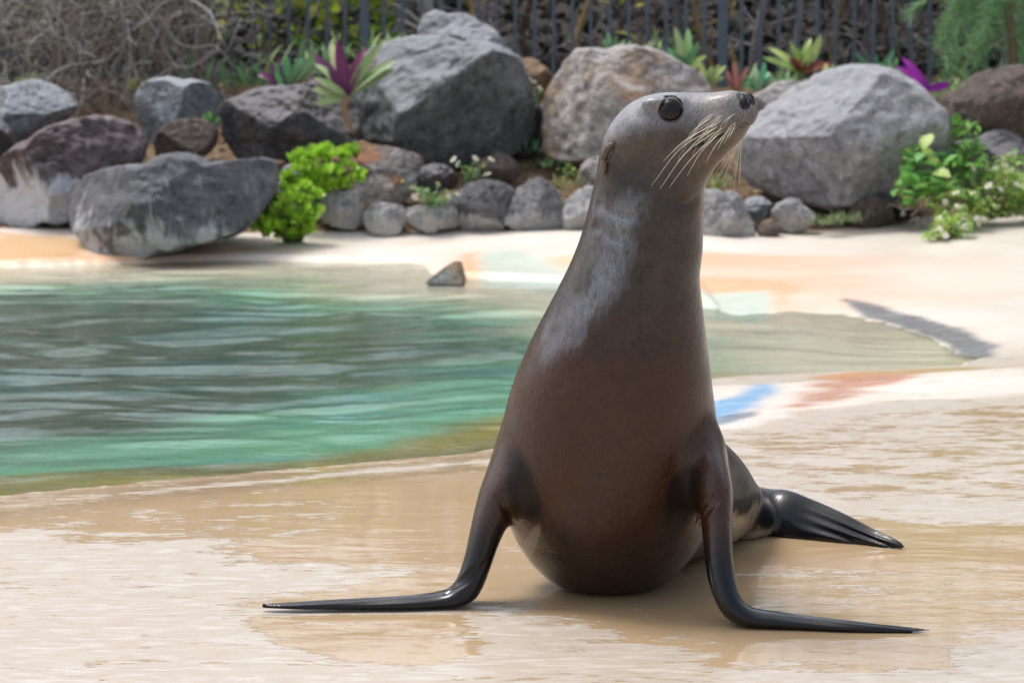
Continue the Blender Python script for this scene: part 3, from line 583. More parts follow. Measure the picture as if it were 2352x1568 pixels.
# yellow green shrubs behind the fence
for (u0, u1, v0, v1, n, lab) in ((505, 700, -260, 120, 110, 'yellow green leafy shrub behind the fence above the purple leaved plants'), (690, 830, -260, 100, 120, 'bright yellow leafy shrub behind the fence just left of the wide post'),
                              (835, 905, -260, 180, 110, 'lime green shrub behind the fence just right of the left wide post'), (1380, 1520, -200, 100, 18, 'sparse green shrub deep behind the fence right of the huge boulder')):
    c = brightleaves(u0, u1, v0, v1, 17.15, 17.7, int(n*1.3)); o = empty('leafy_shrub', (c[:, 0].mean(), 17.8, .92), lab, 'shrub', 'leafy shrubs behind the fence')
    leafmass('leaves', local(o, c), .15, [(.55, .66, .08), (.34, .50, .06), (.66, .68, .18), (.15, .32, .06)], leaf_m, o, rg, .42)
    mb = MB()
    for j in range(5): 
        q = local(o, c)[rg.randint(0, n)]; mb.tube(catmull([np.array([q[0]*.4, q[1]*.4, 0]), np.array([q[0]*.7, q[1]*.8, q[2]*.5]), q], 8), np.linspace(.012, .004, 8), 5, (.2, .15, .1))
    link('stems', mb.mesh('stems', True, True), bark_m, o)['kind'] = 'stuff'
# dead brush at the upper left, in front of the fence
def brush(u0, u1, N, y0, y1, seed, lab, h=(0, 1.5)):
    xa, xb = at(u0, 100, 16)[0], at(u1, 100, 16)[0]; rd = random.Random(seed)
    o = empty('dead_shrub', ((xa+xb)/2, (y0+y1)/2, .75), lab, 'shrub', 'dead twiggy shrubs by the fence')
    mb = MB(); main = MB()
    for k in range(7):
        p = np.array([(xa-xb)*.5+rd.uniform(0, xb-xa), rd.uniform(-.3, .3), -.1]); pp = [p]
        for s in range(6): pp.append(pp[-1]+np.array([rd.gauss(0, .10), rd.gauss(0, .06), rd.uniform(.1, .35)]))
        main.tube(catmull(pp, 18), np.linspace(.018, .006, 18), 5, (.30, .25, .22))
    link('stems', main.mesh('stems', True, True), bark_m, o)
    for _ in range(N):
        x = rd.uniform((xa-xb)/2, (xb-xa)/2); z = rd.uniform(*h); y = rd.uniform((y0-y1)/2, (y1-y0)/2); l = rd.uniform(.18, .75)
        d = np.array([rd.gauss(0, 1), rd.gauss(0, .5), rd.gauss(.1, .7)]); pp = [np.array([x, y, z])]
        for s in range(4): d = d/np.linalg.norm(d)+np.array([rd.gauss(0, .45), rd.gauss(0, .3), rd.gauss(-.08, .45)]); pp.append(pp[-1]+d/np.linalg.norm(d)*l/4)
        c = np.array(rd.choice([(.54, .50, .48), (.40, .37, .35), (.66, .62, .59), (.26, .23, .22), (.48, .49, .38)]))*rd.uniform(.7, 1.25)
        mb.tube(catmull(pp, 7), np.linspace(.006*rd.uniform(.6, 1.6), .002, 7), 3, c)
    tw = link('twigs', mb.mesh('twigs', True, True), bark_m, o); tw['kind'] = 'stuff'
    n = N//6; C_ = np.c_[[rd.uniform((xa-xb)/2, (xb-xa)/2) for _ in range(n)], [rd.uniform(-.4, .4) for _ in range(n)], [rd.uniform(*h) for _ in range(n)]]
    leafmass('leaves', C_, .04, [(.30, .32, .16), (.35, .30, .2), (.2, .25, .1)], dull_m, o, rg)
brush(-120, 210, 640, 15.7, 16.7, 5, 'dense dead grey brown brush in the upper left corner')
brush(190, 430, 430, 15.9, 16.8, 6, 'dead twiggy brush between the left corner brush and the fence pickets')
brush(400, 540, 110, 16.3, 16.9, 9, 'sparse dark dead brush above the squared blue grey boulder', (0, 1.1))
def hedge_side(x0_, x1_, y0_, y1_, N, label):
    C_ = np.c_[rg.uniform(x0_, x1_, N), rg.uniform(y0_, y1_, N), rg.uniform(0, 1, N)**.9*3.1]
    tag(leafmass('side_foliage', C_, .20, [(.04, .09, .03), (.07, .12, .04), (.05, .07, .04)], dull_m, None, rg), label, 'foliage', kind='stuff')
hedge_side(7.5, 9.5, -2, 20, 9000, 'dark garden foliage along the right side of the enclosure')
# feathery conifer, top right
def conifer():
    c = at(2190, 20, 16.3); o = empty('feathery_conifer', (c[0], c[1], .8), 'feathery light green conifer drooping over the fence at the upper right', 'tree')
    rd = random.Random(3); mb = MB(); NV, NF, NC = [], [], []
    main = catmull([(.45, .1, -.1), (.40, .1, .5), (.25, .05, 1.1), (.1, 0, 1.6)], 16); t_ = MB(); t_.tube(main, np.linspace(.035, .015, 16), 7, (.2, .15, .1)); link('trunk', t_.mesh('trunk', True, True), bark_m, o)
    for k in range(52):
        p = main[rd.randint(4, 15)]; a = rd.uniform(0, 2*PI); l = rd.uniform(.35, .75); d = np.array([math.cos(a), math.sin(a)*.5, rd.uniform(-.1, .8)])
        pp = [p]
        for s in range(5): d = d+np.array([rd.gauss(0, .12), rd.gauss(0, .1), -.30]); pp.append(pp[-1]+d/np.linalg.norm(d)*l/5)
        q = catmull(pp, 14); 
        if q[-1][2] < -.02: continue
        mb.tube(q, np.linspace(.006, .002, 14), 4, (.25, .22, .12))
        for i in range(2, 14):
            for _ in range(13):
                nd = np.array([rd.gauss(0, .5), rd.gauss(0, .4), rd.gauss(-.25, .45)])+(q[i]-q[i-1])*6; nd /= np.linalg.norm(nd); L_ = rd.uniform(.06, .14); w = np.cross(nd, [rd.gauss(0, 1), 1, rd.gauss(0, 1)]); w = w/np.linalg.norm(w)*.0028
                b = len(NV)*4; NV.append(np.array([q[i]-w, q[i]+w, q[i]+nd*L_+w*.3, q[i]+nd*L_-w*.3])); NF.append((b, b+1, b+2, b+3)); cc = np.array(rd.choice([(.26, .52, .22), (.16, .38, .15), (.42, .66, .34)])); NC += [cc]*4
    link('branches', mb.mesh('branches', True, True), bark_m, o)['kind'] = 'stuff'
    m = new_mesh('needles', np.concatenate(NV), np.array(NF), False); attr(m, 'tint', np.array(NC)); n_ = link('needles', m, leaf_m, o); n_['kind'] = 'stuff'
conifer()
# ------------------------------------------------------------------ strap leaved plants along the rocks
def colmesh(name, L, W, curl, fold, c, n=6):
    V_, F_ = leaf_strip(L, W, curl, fold, n); me_ = new_mesh(name, V_, F_); cc = np.tile(np.array(c, float), (len(V_), 1))
    mid = np.zeros(len(V_), bool); mid[1::3] = True; cc[mid] *= 1.25; attr(me_, 'tint', cc); return me_
strap_m = tint_mat('strap_leaf', .38, .25, .25, 25)
def strap_plant(u, v, y, leaves, label, L0=.3, W0=.045, stem=None, cat='plant', group=None):
    """leaves: (azimuth in the view plane measured from straight up, towards +x; tilt towards the camera; length factor; colour)"""
    b = at(u, v, y); o = empty('strap_leaf_plant', b, label, cat, group)
    leaves = leaves+[(a+rnd.uniform(-.35, .35), w+rnd.uniform(-.3, .5), f*rnd.uniform(.55, .95), np.array(c)*rnd.uniform(.6, 1.2)) for a, w, f, c in leaves]
    for (ang, tow, lf, c) in leaves:
        m = colmesh('leaf', L0*lf*rnd.uniform(.8, 1.1), W0*(.8+.4*lf)*rnd.uniform(.75, 1.1), rnd.uniform(.2, .9)+.3*abs(math.sin(ang)), .35, c); lo_ = link('leaf', m, strap_m, o)
        d = Vector((math.sin(ang)*math.cos(tow), -math.sin(tow), math.cos(ang)*math.cos(tow)+.02)).normalized()
        zc = Vector((rnd.uniform(-.5, .5), -1, rnd.uniform(.1, .8))); zc = (zc-d*zc.dot(d)).normalized(); xc = d.cross(zc)
        lo_.rotation_mode = 'QUATERNION'; lo_.rotation_quaternion = Matrix((xc, d, zc)).transposed().to_quaternion()
    if stem is not None:
        mb = MB(); pts = [at(a, c_, y)-b for a, c_ in stem]; mb.tube(catmull(pts, 10), np.linspace(.022, .014, 10), 7, (.34, .22, .13)); link('stem', mb.mesh('stem', True, True), bark_m, o)
    return o
GR, PG, PU, YG, RD, DG = (.12, .30, .12), (.33, .44, .20), (.13, .03, .105), (.45, .55, .18), (.22, .05, .05), (.05, .16, .08)
strap_plant(797, 222, 14.3, [(-.15, .2, 1.15, PU), (-.55, .1, 1.0, PG), (-.95, .2, .9, PU), (-1.30, .1, .95, PG), (-1.75, .2, .75, PG), (.25, .1, 1.1, (.20, .05, .12)), (.60, 0, 1.2, PU), (.75, .2, 1.35, PG), (-.35, -.3, 1.2, (.45, .45, .22)), (.1, -.2, .9, (.28, .12, .07)), (-.7, -.3, 1.2, PU), (.38, -.1, 1.4, PG)],
            'purple and pale green strap leaved plant left of the huge boulder', .30, .055, [(797, 222), (790, 250), (800, 280), (812, 308)])
strap_plant(655, 205, 15.0, [(-.25, .1, .8, GR), (.08, .1, .9, GR), (-.6, .1, .9, (.12, .03, .10)), (-.95, .1, .9, PU), (.7, .2, 1.0, (.16, .28, .12)), (.95, 0, 1.15, (.20, .26, .13)), (1.2, .3, .7, RD), (-.45, -.3, 1.0, DG), (.4, -.3, 1.1, DG)],
            'green and purple strap leaved plant above the long dark boulder', .28, .045)
strap_plant(868, 150, 15.6, [(-.35, 0, .9, PG), (.55, .1, .9, PG), (.1, -.2, .7, YG), (-.9, .1, .6, PU), (-.6, .3, .7, RD)], 'small pale leaved plant on the left shoulder of the huge boulder', .2, .045)
strap_plant(1405, 128, 15.8, [(-.45, 0, .6, GR), (-.1, 0, .8, (.25, .45, .22)), (.3, 0, .7, GR), (.65, 0, .8, (.28, .42, .18))], 'tuft of upright green blades behind the tan boulder', .2, .03)
strap_plant(1575, 158, 15.6, [(-1.2, 0, .9, (.3, .5, .16)), (-.7, .1, .8, GR), (-.25, 0, 1.1, PG), (.1, 0, 1.2, (.30, .50, .2)), (.45, .1, .8, GR), (.9, 0, .8, YG)], 'broad green blades behind the top of the tan boulder', .24, .045)
strap_plant(1625, 190, 15.2, [(-.4, 0, .8, YG), (.2, .1, .6, PG), (.75, 0, 1.0, YG), (1.2, 0, .6, (.38, .5, .16))], 'yellow green blades above the forehead of the sea lion', .2, .04)
strap_plant(1690, 210, 15.6, [(-.5, 0, .8, (.36, .14, .11)), (0, 0, 1, (.38, .16, .13)), (.4, 0, .9, (.32, .12, .10)), (.8, 0, .8, GR)], 'dull red leaved plant above the nose of the sea lion', .2, .035)
strap_plant(1742, 212, 15.7, [(-.6, 0, .9, GR), (-.15, 0, .9, (.3, .45, .25)), (.25, 0, 1.1, (.14, .40, .22)), (.6, 0, .8, DG), (1.0, .1, .7, RD)], 'bluish green blades behind the pale flat rock', .2, .04)
strap_plant(1840, 168, 15.9, [(-1.1, .2, 1.0, (.34, .52, .16)), (-.75, 0, 1.2, YG), (-.25, -.1, .8, (.3, .42, .12)), (.15, 0, 1.0, (.32, .44, .14)), (.6, .1, 1.2, YG), (.95, .2, .7, RD), (-.5, .4, .6, RD), (.1, .5, .6, (.25, .06, .05)), (1.3, .1, .9, (.30, .08, .06))], 'croton like plant with yellow green blades and dark red centre', .26, .05)
strap_plant(1905, 190, 15.6, [(-.9, 0, .6, DG), (-.3, 0, .8, YG), (.2, 0, .8, PG), (.6, .1, .8, RD), (1.1, .1, .9, GR)], 'low mixed green and red plant above the smooth grey boulder', .2, .04)
strap_plant(2010, 190, 16.2, [(-1.0, 0, .9, DG), (-.5, 0, 1, (.08, .2, .1)), (0, 0, .8, DG), (.5, 0, 1.1, (.09, .24, .12)), (1.0, .2, .9, GR)], 'dark green low plant below the feathery conifer', .24, .05)
strap_plant(2130, 208, 14.9, [(-.55, .1, 1.2, (.34, .03, .36)), (-.3, .25, .5, (.30, .03, .30)), (1.25, .2, .7, (.26, .02, .28)), (.9, -.2, .4, PG)], 'plant with vivid magenta purple leaves right of the smooth boulder', .24, .05)
strap_plant(2050, 172, 15.8, [(-.8, 0, .8, GR), (-.2, 0, .7, (.25, .42, .2)), (.3, 0, .7, GR), (.9, 0, .7, (.3, .4, .2))], 'pale green low plant left of the magenta leaves', .18, .035)
strap_plant(485, 285, 14.55, [(-.7, .3, .8, (.10, .25, .06)), (-.2, .3, .9, (.18, .35, .10)), (.3, .2, .8, DG), (.8, .3, .7, (.12, .28, .08))], 'small green fern on the dark face of the squared boulder', .11, .03)
# ------------------------------------------------------------------ succulent clump on the bank
def rosette_mesh(seed):
    rd = random.Random(seed); mb = MB(); V_, F_ = leaf_strip(.048, .026, -.7, .15, 4)
    for k in range(15):
        a = k*2.4; el = .15+1.1*(k/15); s = 1.15-.5*k/15; M = np.array(orient(a, el))[:3, :3]; c = np.array((.36, .62, .06))*rd.uniform(.7, 1.2)+np.array((.12, .12, .02))*(k/15)
        mb.add((V_*s)@M.T+np.array([0, 0, .004*k/3]), F_, c)
    return mb.mesh('rosette', True, True)
ros = [rosette_mesh(s) for s in range(3)]
suc_m = tint_mat('succulent_leaf', .32, .30, .15, 60, .5)
def succulent(cu, cv, y, ru, rv, n, label, seed):
    b = at(cu, cv+rv, y); o = empty('succulent', b, label, 'succulent', 'succulent clumps on the bank'); rd = random.Random(seed); k = F/y
    ctr = at(cu, cv, y); core = MB(); 
    for _ in range(n):
        while True:
            a, e = rd.uniform(-1, 1), rd.uniform(-1, 1)
            if a*a+e*e < 1: break
        d = math.sqrt(max(0, 1-a*a-e*e)); p = np.array([ctr[0]+a*ru/k, y-d*.16*rd.uniform(.7, 1.1)+.05, ctr[2]+e*rv/k])
        q = link('rosette', rd.choice(ros), suc_m, o); q.location = (p-b).tolist(); s = rd.uniform(.75, 1.35); q.scale = (s, s, s)
        q.rotation_euler = (.9*d+rd.uniform(-.3, .3)-.2*e, a*.7+rd.uniform(-.3, .3), rd.uniform(0, 6))
        core.tube([np.array([a*.3*ru/k, .05, -.02]), (p-b)*.6+np.array([0, .03, 0]), p-b], .006, 4, (.2, .28, .08))
    link('stems', core.mesh('stems', True, True), bark_m, o)
succulent(742, 398, 13.75, 98, 50, 75, 'upper bright green succulent clump beside the rust streaked stone', 1)
succulent(672, 490, 13.45, 66, 62, 62, 'lower bright green succulent clump spilling over the peach bank', 2)
succulent(608, 524, 13.35, 24, 12, 9, 'tiny trailing succulent sprig left of the lower clump', 3)
succulent(822, 345, 14.4, 22, 12, 8, 'small succulent sprig under the left foot of the huge boulder', 4)
# ------------------------------------------------------------------ flowering weeds
def flower_mesh():
    mb = MB(); V_, F_ = leaf_strip(.013, .008, .3, .1, 3)
    for k in range(7): mb.add(V_@np.array(orient(k*2*PI/7, .25))[:3, :3].T, F_, (.82, .82, .78))
    b = bmesh.new(); bmesh.ops.create_icosphere(b, subdivisions=1, radius=.0045, matrix=Matrix.Translation((0, 0, .003))); mb.add([v_.co[:] for v_ in b.verts], [[v_.index for v_ in f.verts] for f in b.faces], (.75, .55, .08)); b.free()
    return mb.mesh('flower', True, True)
fl_me = flower_mesh(); fl_m = tint_mat('petal', .6, .2, .05)
def put_flowers(o, pts, rd):
    for p in pts:
        q = link('flower', fl_me, fl_m, o); q.location = tuple(p); s = rd.uniform(1.4, 2.1); q.scale = (s, s, s); q.rotation_euler = (rd.uniform(.3, 1.2), rd.uniform(-.4, .4), rd.uniform(0, 6))
def weed(label, base, y, tips, seed, leafcol, leafsize=.03, nl=14, name='flowering_weed', flowers=True):
    b = at(*base, y); o = empty(name, b, label, 'weed', 'white flowered weeds'); rd = random.Random(seed); mb = MB(); C_ = []; fp = []
    for (u, v) in tips:
        tp_ = at(u, v, y+rd.uniform(-.08, .05))-b; q = catmull([np.zeros(3), tp_*np.array([.35, .5, .6])+np.array([0, 0, .01]), tp_], 12); mb.tube(q, np.linspace(.004, .002, 12), 4, (.22, .32, .12)); fp.append(q[-1]+np.array([0, -.006, .004]))
        for _ in range(nl): C_.append(q[rd.randint(1, 9)]+np.array([rd.gauss(0, .018), rd.gauss(0, .02), rd.gauss(0, .012)]))
    link('stems', mb.mesh('stems', True, True), bark_m, o)['kind'] = 'stuff'; leafmass('leaves', np.array(C_), leafsize, leafcol, leaf_m, o, np.random.RandomState(seed))
    if flowers: put_flowers(o, fp, rd)
WG = [(.20, .36, .14), (.28, .42, .18), (.14, .28, .10)]
weed('white flowered weed between the rust streaked and the dark lumpy stones', (1000, 478), 13.65, [(925, 420), (948, 432), (962, 445), (978, 440), (952, 455), (1005, 425), (975, 462), (1030, 455), (1050, 448), (1020, 470)], 3, WG, .035, 13)
weed('taller white flowered weed in front of the shadow under the huge boulder', (1075, 425), 13.95, [(1042, 368), (1052, 378), (1092, 366), (1128, 368), (1110, 385), (1095, 395), (1120, 402), (1075, 392)], 4, WG, .03, 8)
weed('thin green weed with two white flowers right of the huge boulder', (1238, 250), 14.9, [(1212, 183), (1226, 190), (1240, 205)], 5, WG, .03, 5)
weed('green sprig in the soil left of the tan boulder foot', (1300, 412), 14.2, [(1285, 385), (1300, 378), (1312, 390), (1322, 398)], 6, [(.25, .42, .1), (.35, .5, .15)], .03, 8, 'green_sprig', False)
weed('green sprig by the throat of the sea lion', (1650, 440), 13.9, [(1640, 405), (1655, 395), (1668, 410), (1630, 420)], 16, [(.30, .42, .12), (.38, .48, .2)], .035, 9, 'green_sprig', False)
# shrubs at the right
def mound(cu, cv, y, ru, rv, n, seed, dep=.2):
    rg_ = np.random.RandomState(seed); q = rg_.normal(size=(n, 3)); q /= np.linalg.norm(q, axis=1)[:, None]; q *= rg_.uniform(.55, 1.05, (n, 1)); c = at(cu, cv, y); k = F/y
    return c+q*np.array([ru/k, dep, rv/k])
def bush(name, label, parts, size, pal, seed, W=.5, cat='shrub', flowers=0, fl_rng=None, root=None):
    C_ = np.concatenate([mound(*p) for p in parts]); y = parts[0][2]; b = at(*(root or (parts[0][0], parts[0][1]+parts[0][4])), y); o = empty(name, b, label, cat)
    C_ = C_-b; rd = random.Random(seed); leafmass('leaves', C_, size, pal, leaf_m, o, np.random.RandomState(seed), W)
    mb = MB()
    for k in range(26):
        q = C_[rd.randrange(len(C_))]; mb.tube(catmull([np.array([q[0]*.2, q[1]*.2, 0]), q*.55+np.array([0, 0, .01]), q], 9), np.linspace(.006, .002, 9), 4, (.20, .26, .10))
    link('stems', mb.mesh('stems', True, True), bark_m, o)['kind'] = 'stuff'
    if flowers:
        pts = []
        for _ in range(flowers):
            q = C_[rd.randrange(len(C_))]; pts.append(q*1.06+np.array([0, -.09, .02]))
        put_flowers(o, pts, rd)
    return o
bush('broad_leaf_shrub', 'broad leaved bright green shrub at the left end of the right hand weeds', [(2118, 392, 13.5, 52, 55, 60, 1, .18), (2090, 445, 13.4, 30, 35, 22, 2, .12), (2150, 440, 13.4, 40, 40, 30, 3, .12)], .085, [(.22, .50, .13), (.32, .58, .18), (.15, .38, .10), (.44, .56, .18)], 21, .72)
bush('tall_leafy_weed', 'upright dark green leafy weed rising above the broad leaved shrub', [(2215, 330, 13.7, 38, 50, 110, 4, .12), (2190, 400, 13.6, 40, 50, 120, 5, .14), (2250, 390, 13.6, 35, 45, 90, 6, .12), (2200, 290, 13.75, 18, 20, 30, 16, .06)], .055, [(.18, .44, .08), (.28, .54, .12), (.12, .32, .07)], 22, .34, 'weed')
bush('flowering_groundcover', 'yellow green groundcover dotted with white flowers at the right edge', [(2290, 440, 13.6, 90, 60, 330, 7, .22), (2210, 480, 13.3, 70, 50, 240, 8, .2), (2330, 400, 13.8, 50, 50, 150, 9, .2), (2370, 450, 13.6, 60, 60, 160, 12, .2)], .045, [(.26, .45, .08), (.38, .54, .12), (.16, .34, .07), (.45, .50, .16)], 23, .5, 'groundcover', 46)
bush('trailing_weed', 'trailing yellow green weed with flowers spilling onto the pale bank', [(2185, 520, 12.95, 48, 32, 150, 10, .14), (2150, 543, 12.8, 26, 16, 50, 11, .1)], .042, [(.34, .52, .10), (.24, .44, .08), (.46, .56, .18)], 24, .5, 'weed', 12, root=(2190, 545))
o = empty('dry_sticks', at(2110, 500, 13.5), 'pile of dry grey curling sticks under the broad leaved shrub', 'sticks'); rd = random.Random(9)
for k in range(18):
    p = np.array([rd.uniform(-.13, .13), rd.uniform(-.08, .05), rd.uniform(0, .05)]); d = np.array([rd.gauss(0, 1), rd.gauss(0, .4), rd.gauss(.2, .5)]); pp = [p]
    for s in range(4): d = d/np.linalg.norm(d)+np.array([rd.gauss(0, .6), rd.gauss(0, .3), rd.gauss(0, .5)]); pp.append(pp[-1]+d/np.linalg.norm(d)*.035)
    mb = MB(); mb.tube(catmull(pp, 10), np.linspace(.006, .002, 10), 5, (.46, .38, .32)); link('stick', mb.mesh('stick', True, True), bark_m, o)
def tuft(u, v, y, n, L, label, seed, cols):
    b = at(u, v, y); o = empty('grass_tuft', b, label, 'grass tuft', 'grass tufts between the stones'); rd = random.Random(seed); mb = MB()
    for _ in range(n):
        a = rd.uniform(0, 2*PI); V_, F_ = leaf_strip(L*rd.uniform(.5, 1), .006, rd.uniform(.3, 1.2), .2, 4); M = np.array(orient(a, rd.uniform(.6, 1.5)))[:3, :3]
        mb.add(V_@M.T+np.array([rd.gauss(0, .05), rd.gauss(0, .03), -.01]), F_, np.array(rd.choice(cols))*rd.uniform(.7, 1.3))
    link('blades', mb.mesh('blades', True, True), dull_m, o)['kind'] = 'stuff'
GC = [(.22, .30, .13), (.34, .36, .20), (.15, .22, .10)]
tuft(1900, 512, 13.3, 80, .10, 'grey green grass tuft right of the small pale stone', 1, GC); tuft(1940, 505, 13.4, 70, .10, 'grass tuft against the brown tucked stone', 2, GC)
tuft(1310, 425, 14.0, 50, .10, 'dry grass tuft behind the capped stone', 3, [(.45, .40, .22), (.3, .36, .14)]); tuft(1640, 425, 14.2, 50, .12, 'dry grass tuft below the jaw of the sea lion', 4, [(.45, .40, .2), (.35, .40, .16)])
tuft(1250, 380, 14.4, 20, .12, 'few thin grass blades right of the huge boulder foot', 5, [(.15, .35, .15)]); tuft(330, 200, 15.6, 60, .10, 'yellow green grass tuft above the left brown rock', 6, [(.28, .32, .08), (.2, .25, .06)])
tuft(60, 190, 15.4, 40, .10, 'green grass tuft on top of the far left boulder', 7, [(.25, .36, .08)]); tuft(1215, 345, 14.7, 14, .16, 'long curved grass blades beside the wedged dark rock', 8, [(.12, .34, .18)])

for k, (u, v, y, n, L_, lab, cols) in enumerate([
    (560, 178, 16.2, 26, .34, 'clump of long green blades left of the green and purple plant', [(.12, .30, .12), (.2, .38, .15)]),
    (730, 150, 16.3, 30, .38, 'tall loose green blades between the two purple leaved plants', [(.16, .34, .16), (.30, .42, .18)]),
    (905, 120, 16.2, 24, .32, 'loose yellow green blades behind the left shoulder of the huge boulder', [(.36, .48, .14), (.22, .36, .12)]),
    (1500, 120, 16.1, 26, .28, 'loose green blades above the middle of the tan boulder', [(.2, .4, .15), (.34, .48, .18)]),
    (1790, 185, 16.0, 26, .28, 'loose green blades left of the croton like plant', [(.14, .34, .14), (.3, .44, .16)]),
    (1970, 180, 16.2, 30, .28, 'mixed green and reddish blades right of the croton like plant', [(.14, .32, .12), (.26, .10, .08), (.3, .42, .14)]),
    (2250, 190, 16.0, 26, .28, 'loose green blades below the feathery conifer at the right', [(.14, .34, .12), (.22, .42, .16)]),
    (640, 270, 14.9, 10, .12, 'small dry tuft on top of the long dark boulder', [(.34, .30, .16)])]):
    b = at(u, v+18, y); o = empty('grass_tuft', b, lab, 'grass tuft', 'loose leafy blades along the fence'); rd = random.Random(60+k); mb = MB()
    for _ in range(n):
        V_, F_ = leaf_strip(L_*rd.uniform(.5, 1), L_*.075, rd.uniform(.3, 1.3), .3, 5); M = np.array(orient(rd.uniform(0, 6.28), rd.uniform(.7, 1.5), rd.uniform(-.6, .6)))[:3, :3]
        mb.add(V_@M.T+np.array([rd.gauss(0, L_*.4), rd.gauss(0, .05), -.02]), F_, np.array(rd.choice(cols))*rd.uniform(.7, 1.3))
    link('blades', mb.mesh('blades', True, True), leaf_m, o)['kind'] = 'stuff'
# ------------------------------------------------------------------ the sea lion: one continuous surface grown from limbs
def smin(a, b, k):
    h = np.clip(.5+.5*(b-a)/k, 0, 1); return b*(1-h)+a*h-k*h*(1-h)
def smax(a, b, k): return -smin(-a, -b, k)
class Limb:
    """loft with elliptical sections. station = (centre, side_vector, r_side_minus, r_side_plus, r_front, r_back)"""
    def __init__(s, st, n=70, ridge=None, smooth=6):
        rows = np.array([np.r_[c, S, r] for c, S, r in st], float)
        R = catmull(rows, n)
        for _ in range(smooth): R[1:-1] = .25*R[:-2]+.5*R[1:-1]+.25*R[2:]
        s.C = R[:, :3]; s.R = np.maximum(R[:, 6:10], .002); T = np.gradient(s.C, axis=0); T /= np.linalg.norm(T, axis=1)[:, None]
        S = R[:, 3:6]; S = S-(S*T).sum(1)[:, None]*T; S /= np.linalg.norm(S, axis=1)[:, None]
        s.T, s.S, s.Fv = T, S, np.cross(T, S); s.n = n; s.ridge = ridge
        m = s.R.max(1)[:, None]+.08
        s.lo = (s.C-m).min(0); s.hi = (s.C+m).max(0)
    def __call__(s, P):
        D = np.full(len(P), .3); sel = ((P > s.lo) & (P < s.hi)).all(1)
        Q = P[sel]
        if len(Q) == 0: return D
        out = np.empty(len(Q)); c2 = (s.C**2).sum(1)
        for a in range(0, len(Q), 60000):
            q = Q[a:a+60000]
            i = np.argmin(c2[None]-2*q@s.C.T, axis=1)
            seg = lambda j: (s.C[j+1]-s.C[j])
            # param by projecting on the chord through the neighbours
            # nearest point of the polyline on either neighbouring chord
            bx = bd_ = None
            for j in (np.clip(i-1, 0, s.n-2), np.clip(i, 0, s.n-2)):
                ab = s.C[j+1]-s.C[j]; tt = np.clip(((q-s.C[j])*ab).sum(1)/np.maximum((ab*ab).sum(1), 1e-12), 0, 1)
                dd = ((q-s.C[j]-tt[:, None]*ab)**2).sum(1); xx = j+tt
                if bx is None: bx, bd_ = xx, dd
                else: bx = np.where(dd < bd_, xx, bx)
            x = np.clip(bx, 0, s.n-1-1e-6); k = x.astype(int); f = (x-k)[:, None]
            L = lambda A: A[k]*(1-f)+A[k+1]*f
            c, S, Fv, T, R = L(s.C), L(s.S), L(s.Fv), L(s.T), L(s.R)
            d = q-c; ss = (d*S).sum(1); ff = (d*Fv).sum(1); t = (d*T).sum(1)
            rs = np.where(ss < 0, R[:, 0], R[:, 1]); rf = np.where(ff > 0, R[:, 2], R[:, 3])
            if s.ridge is not None: rf = rf*s.ridge(x/(s.n-1), ss/rs)
            rt = np.minimum(R[:, 0], R[:, 2])
            t = np.where((x > 1e-3) & (x < s.n-1.002), 0, t)
            k0 = np.sqrt((ss/rs)**2+(ff/rf)**2+(t/rt)**2)
            k1 = np.sqrt((ss/rs**2)**2+(ff/rf**2)**2+(t/rt**2)**2)
            out[a:a+60000] = np.where(k0 < 1e-4, -np.minimum(rs, rf), k0*(k0-1)/np.maximum(k1, 1e-6))
        D[sel] = np.minimum(out, .3); return D
X, Yv, Zv = np.array([1., 0, 0]), np.array([0, 1., 0]), np.array([0, 0, 1.])
def S4(a, b, c, d): return np.array([a, b, c, d])
# torso + neck, tail to skull; side = +X (world), front computed. with tangent up (+Z) and S=+X, cross(T,S)=+Y => 'front' radius is the BACK side
def tst(u, v, y, hwpx, dfront, dback, S=X):
    hw = hwpx*y/F
    return (at(u, v, y), S, S4(hw, hw, dback, dfront))
rear_l = Limb([
    tst(1726, 1178, 5.27, 52, .045, .05, np.array([.6, -.8, 0])),
    tst(1672, 1158, 5.17, 84, .075, .08, np.array([.8, -.6, 0])),
    tst(1600, 1142, 5.03, 138, .125, .13, np.array([.9, -.4, 0])),
    tst(1500, 1128, 4.88, 192, .165, .175),
    tst(1430, 1119, 4.76, 222, .19, .19),
    tst(1405, 1117, 4.70, 226, .195, .195)], 60)
chest_l = Limb([
    tst(1397, 1215, 4.67, 150, .12, .12),
    tst(1397, 1170, 4.665, 205, .165, .165),
    tst(1397, 1125, 4.655, 240, .195, .19),
    tst(1397, 1060, 4.64, 259, .21, .20),
    tst(1400, 980, 4.62, 256, .205, .195),
    tst(1410, 890, 4.585, 233, .188, .18),
    tst(1431, 790, 4.56, 204, .17, .165),
    tst(1447, 700, 4.54, 172, .15, .145),
    tst(1463, 610, 4.52, 141, .125, .125),
    tst(1474, 520, 4.51, 126, .11, .11),
    tst(1482, 440, 4.50, 121, .10, .10),
    tst(1485, 380, 4.49, 112, .09, .095),
    tst(1484, 335, 4.48, 86, .07, .07),
], 120, smooth=160)
belly = (at(1394, 1125, 4.665), np.array([.196, .19, .196]))
def torso(P):
    d = smin(rear_l(P), chest_l(P), .07); return smin(d, ell(P, *belly), .05)
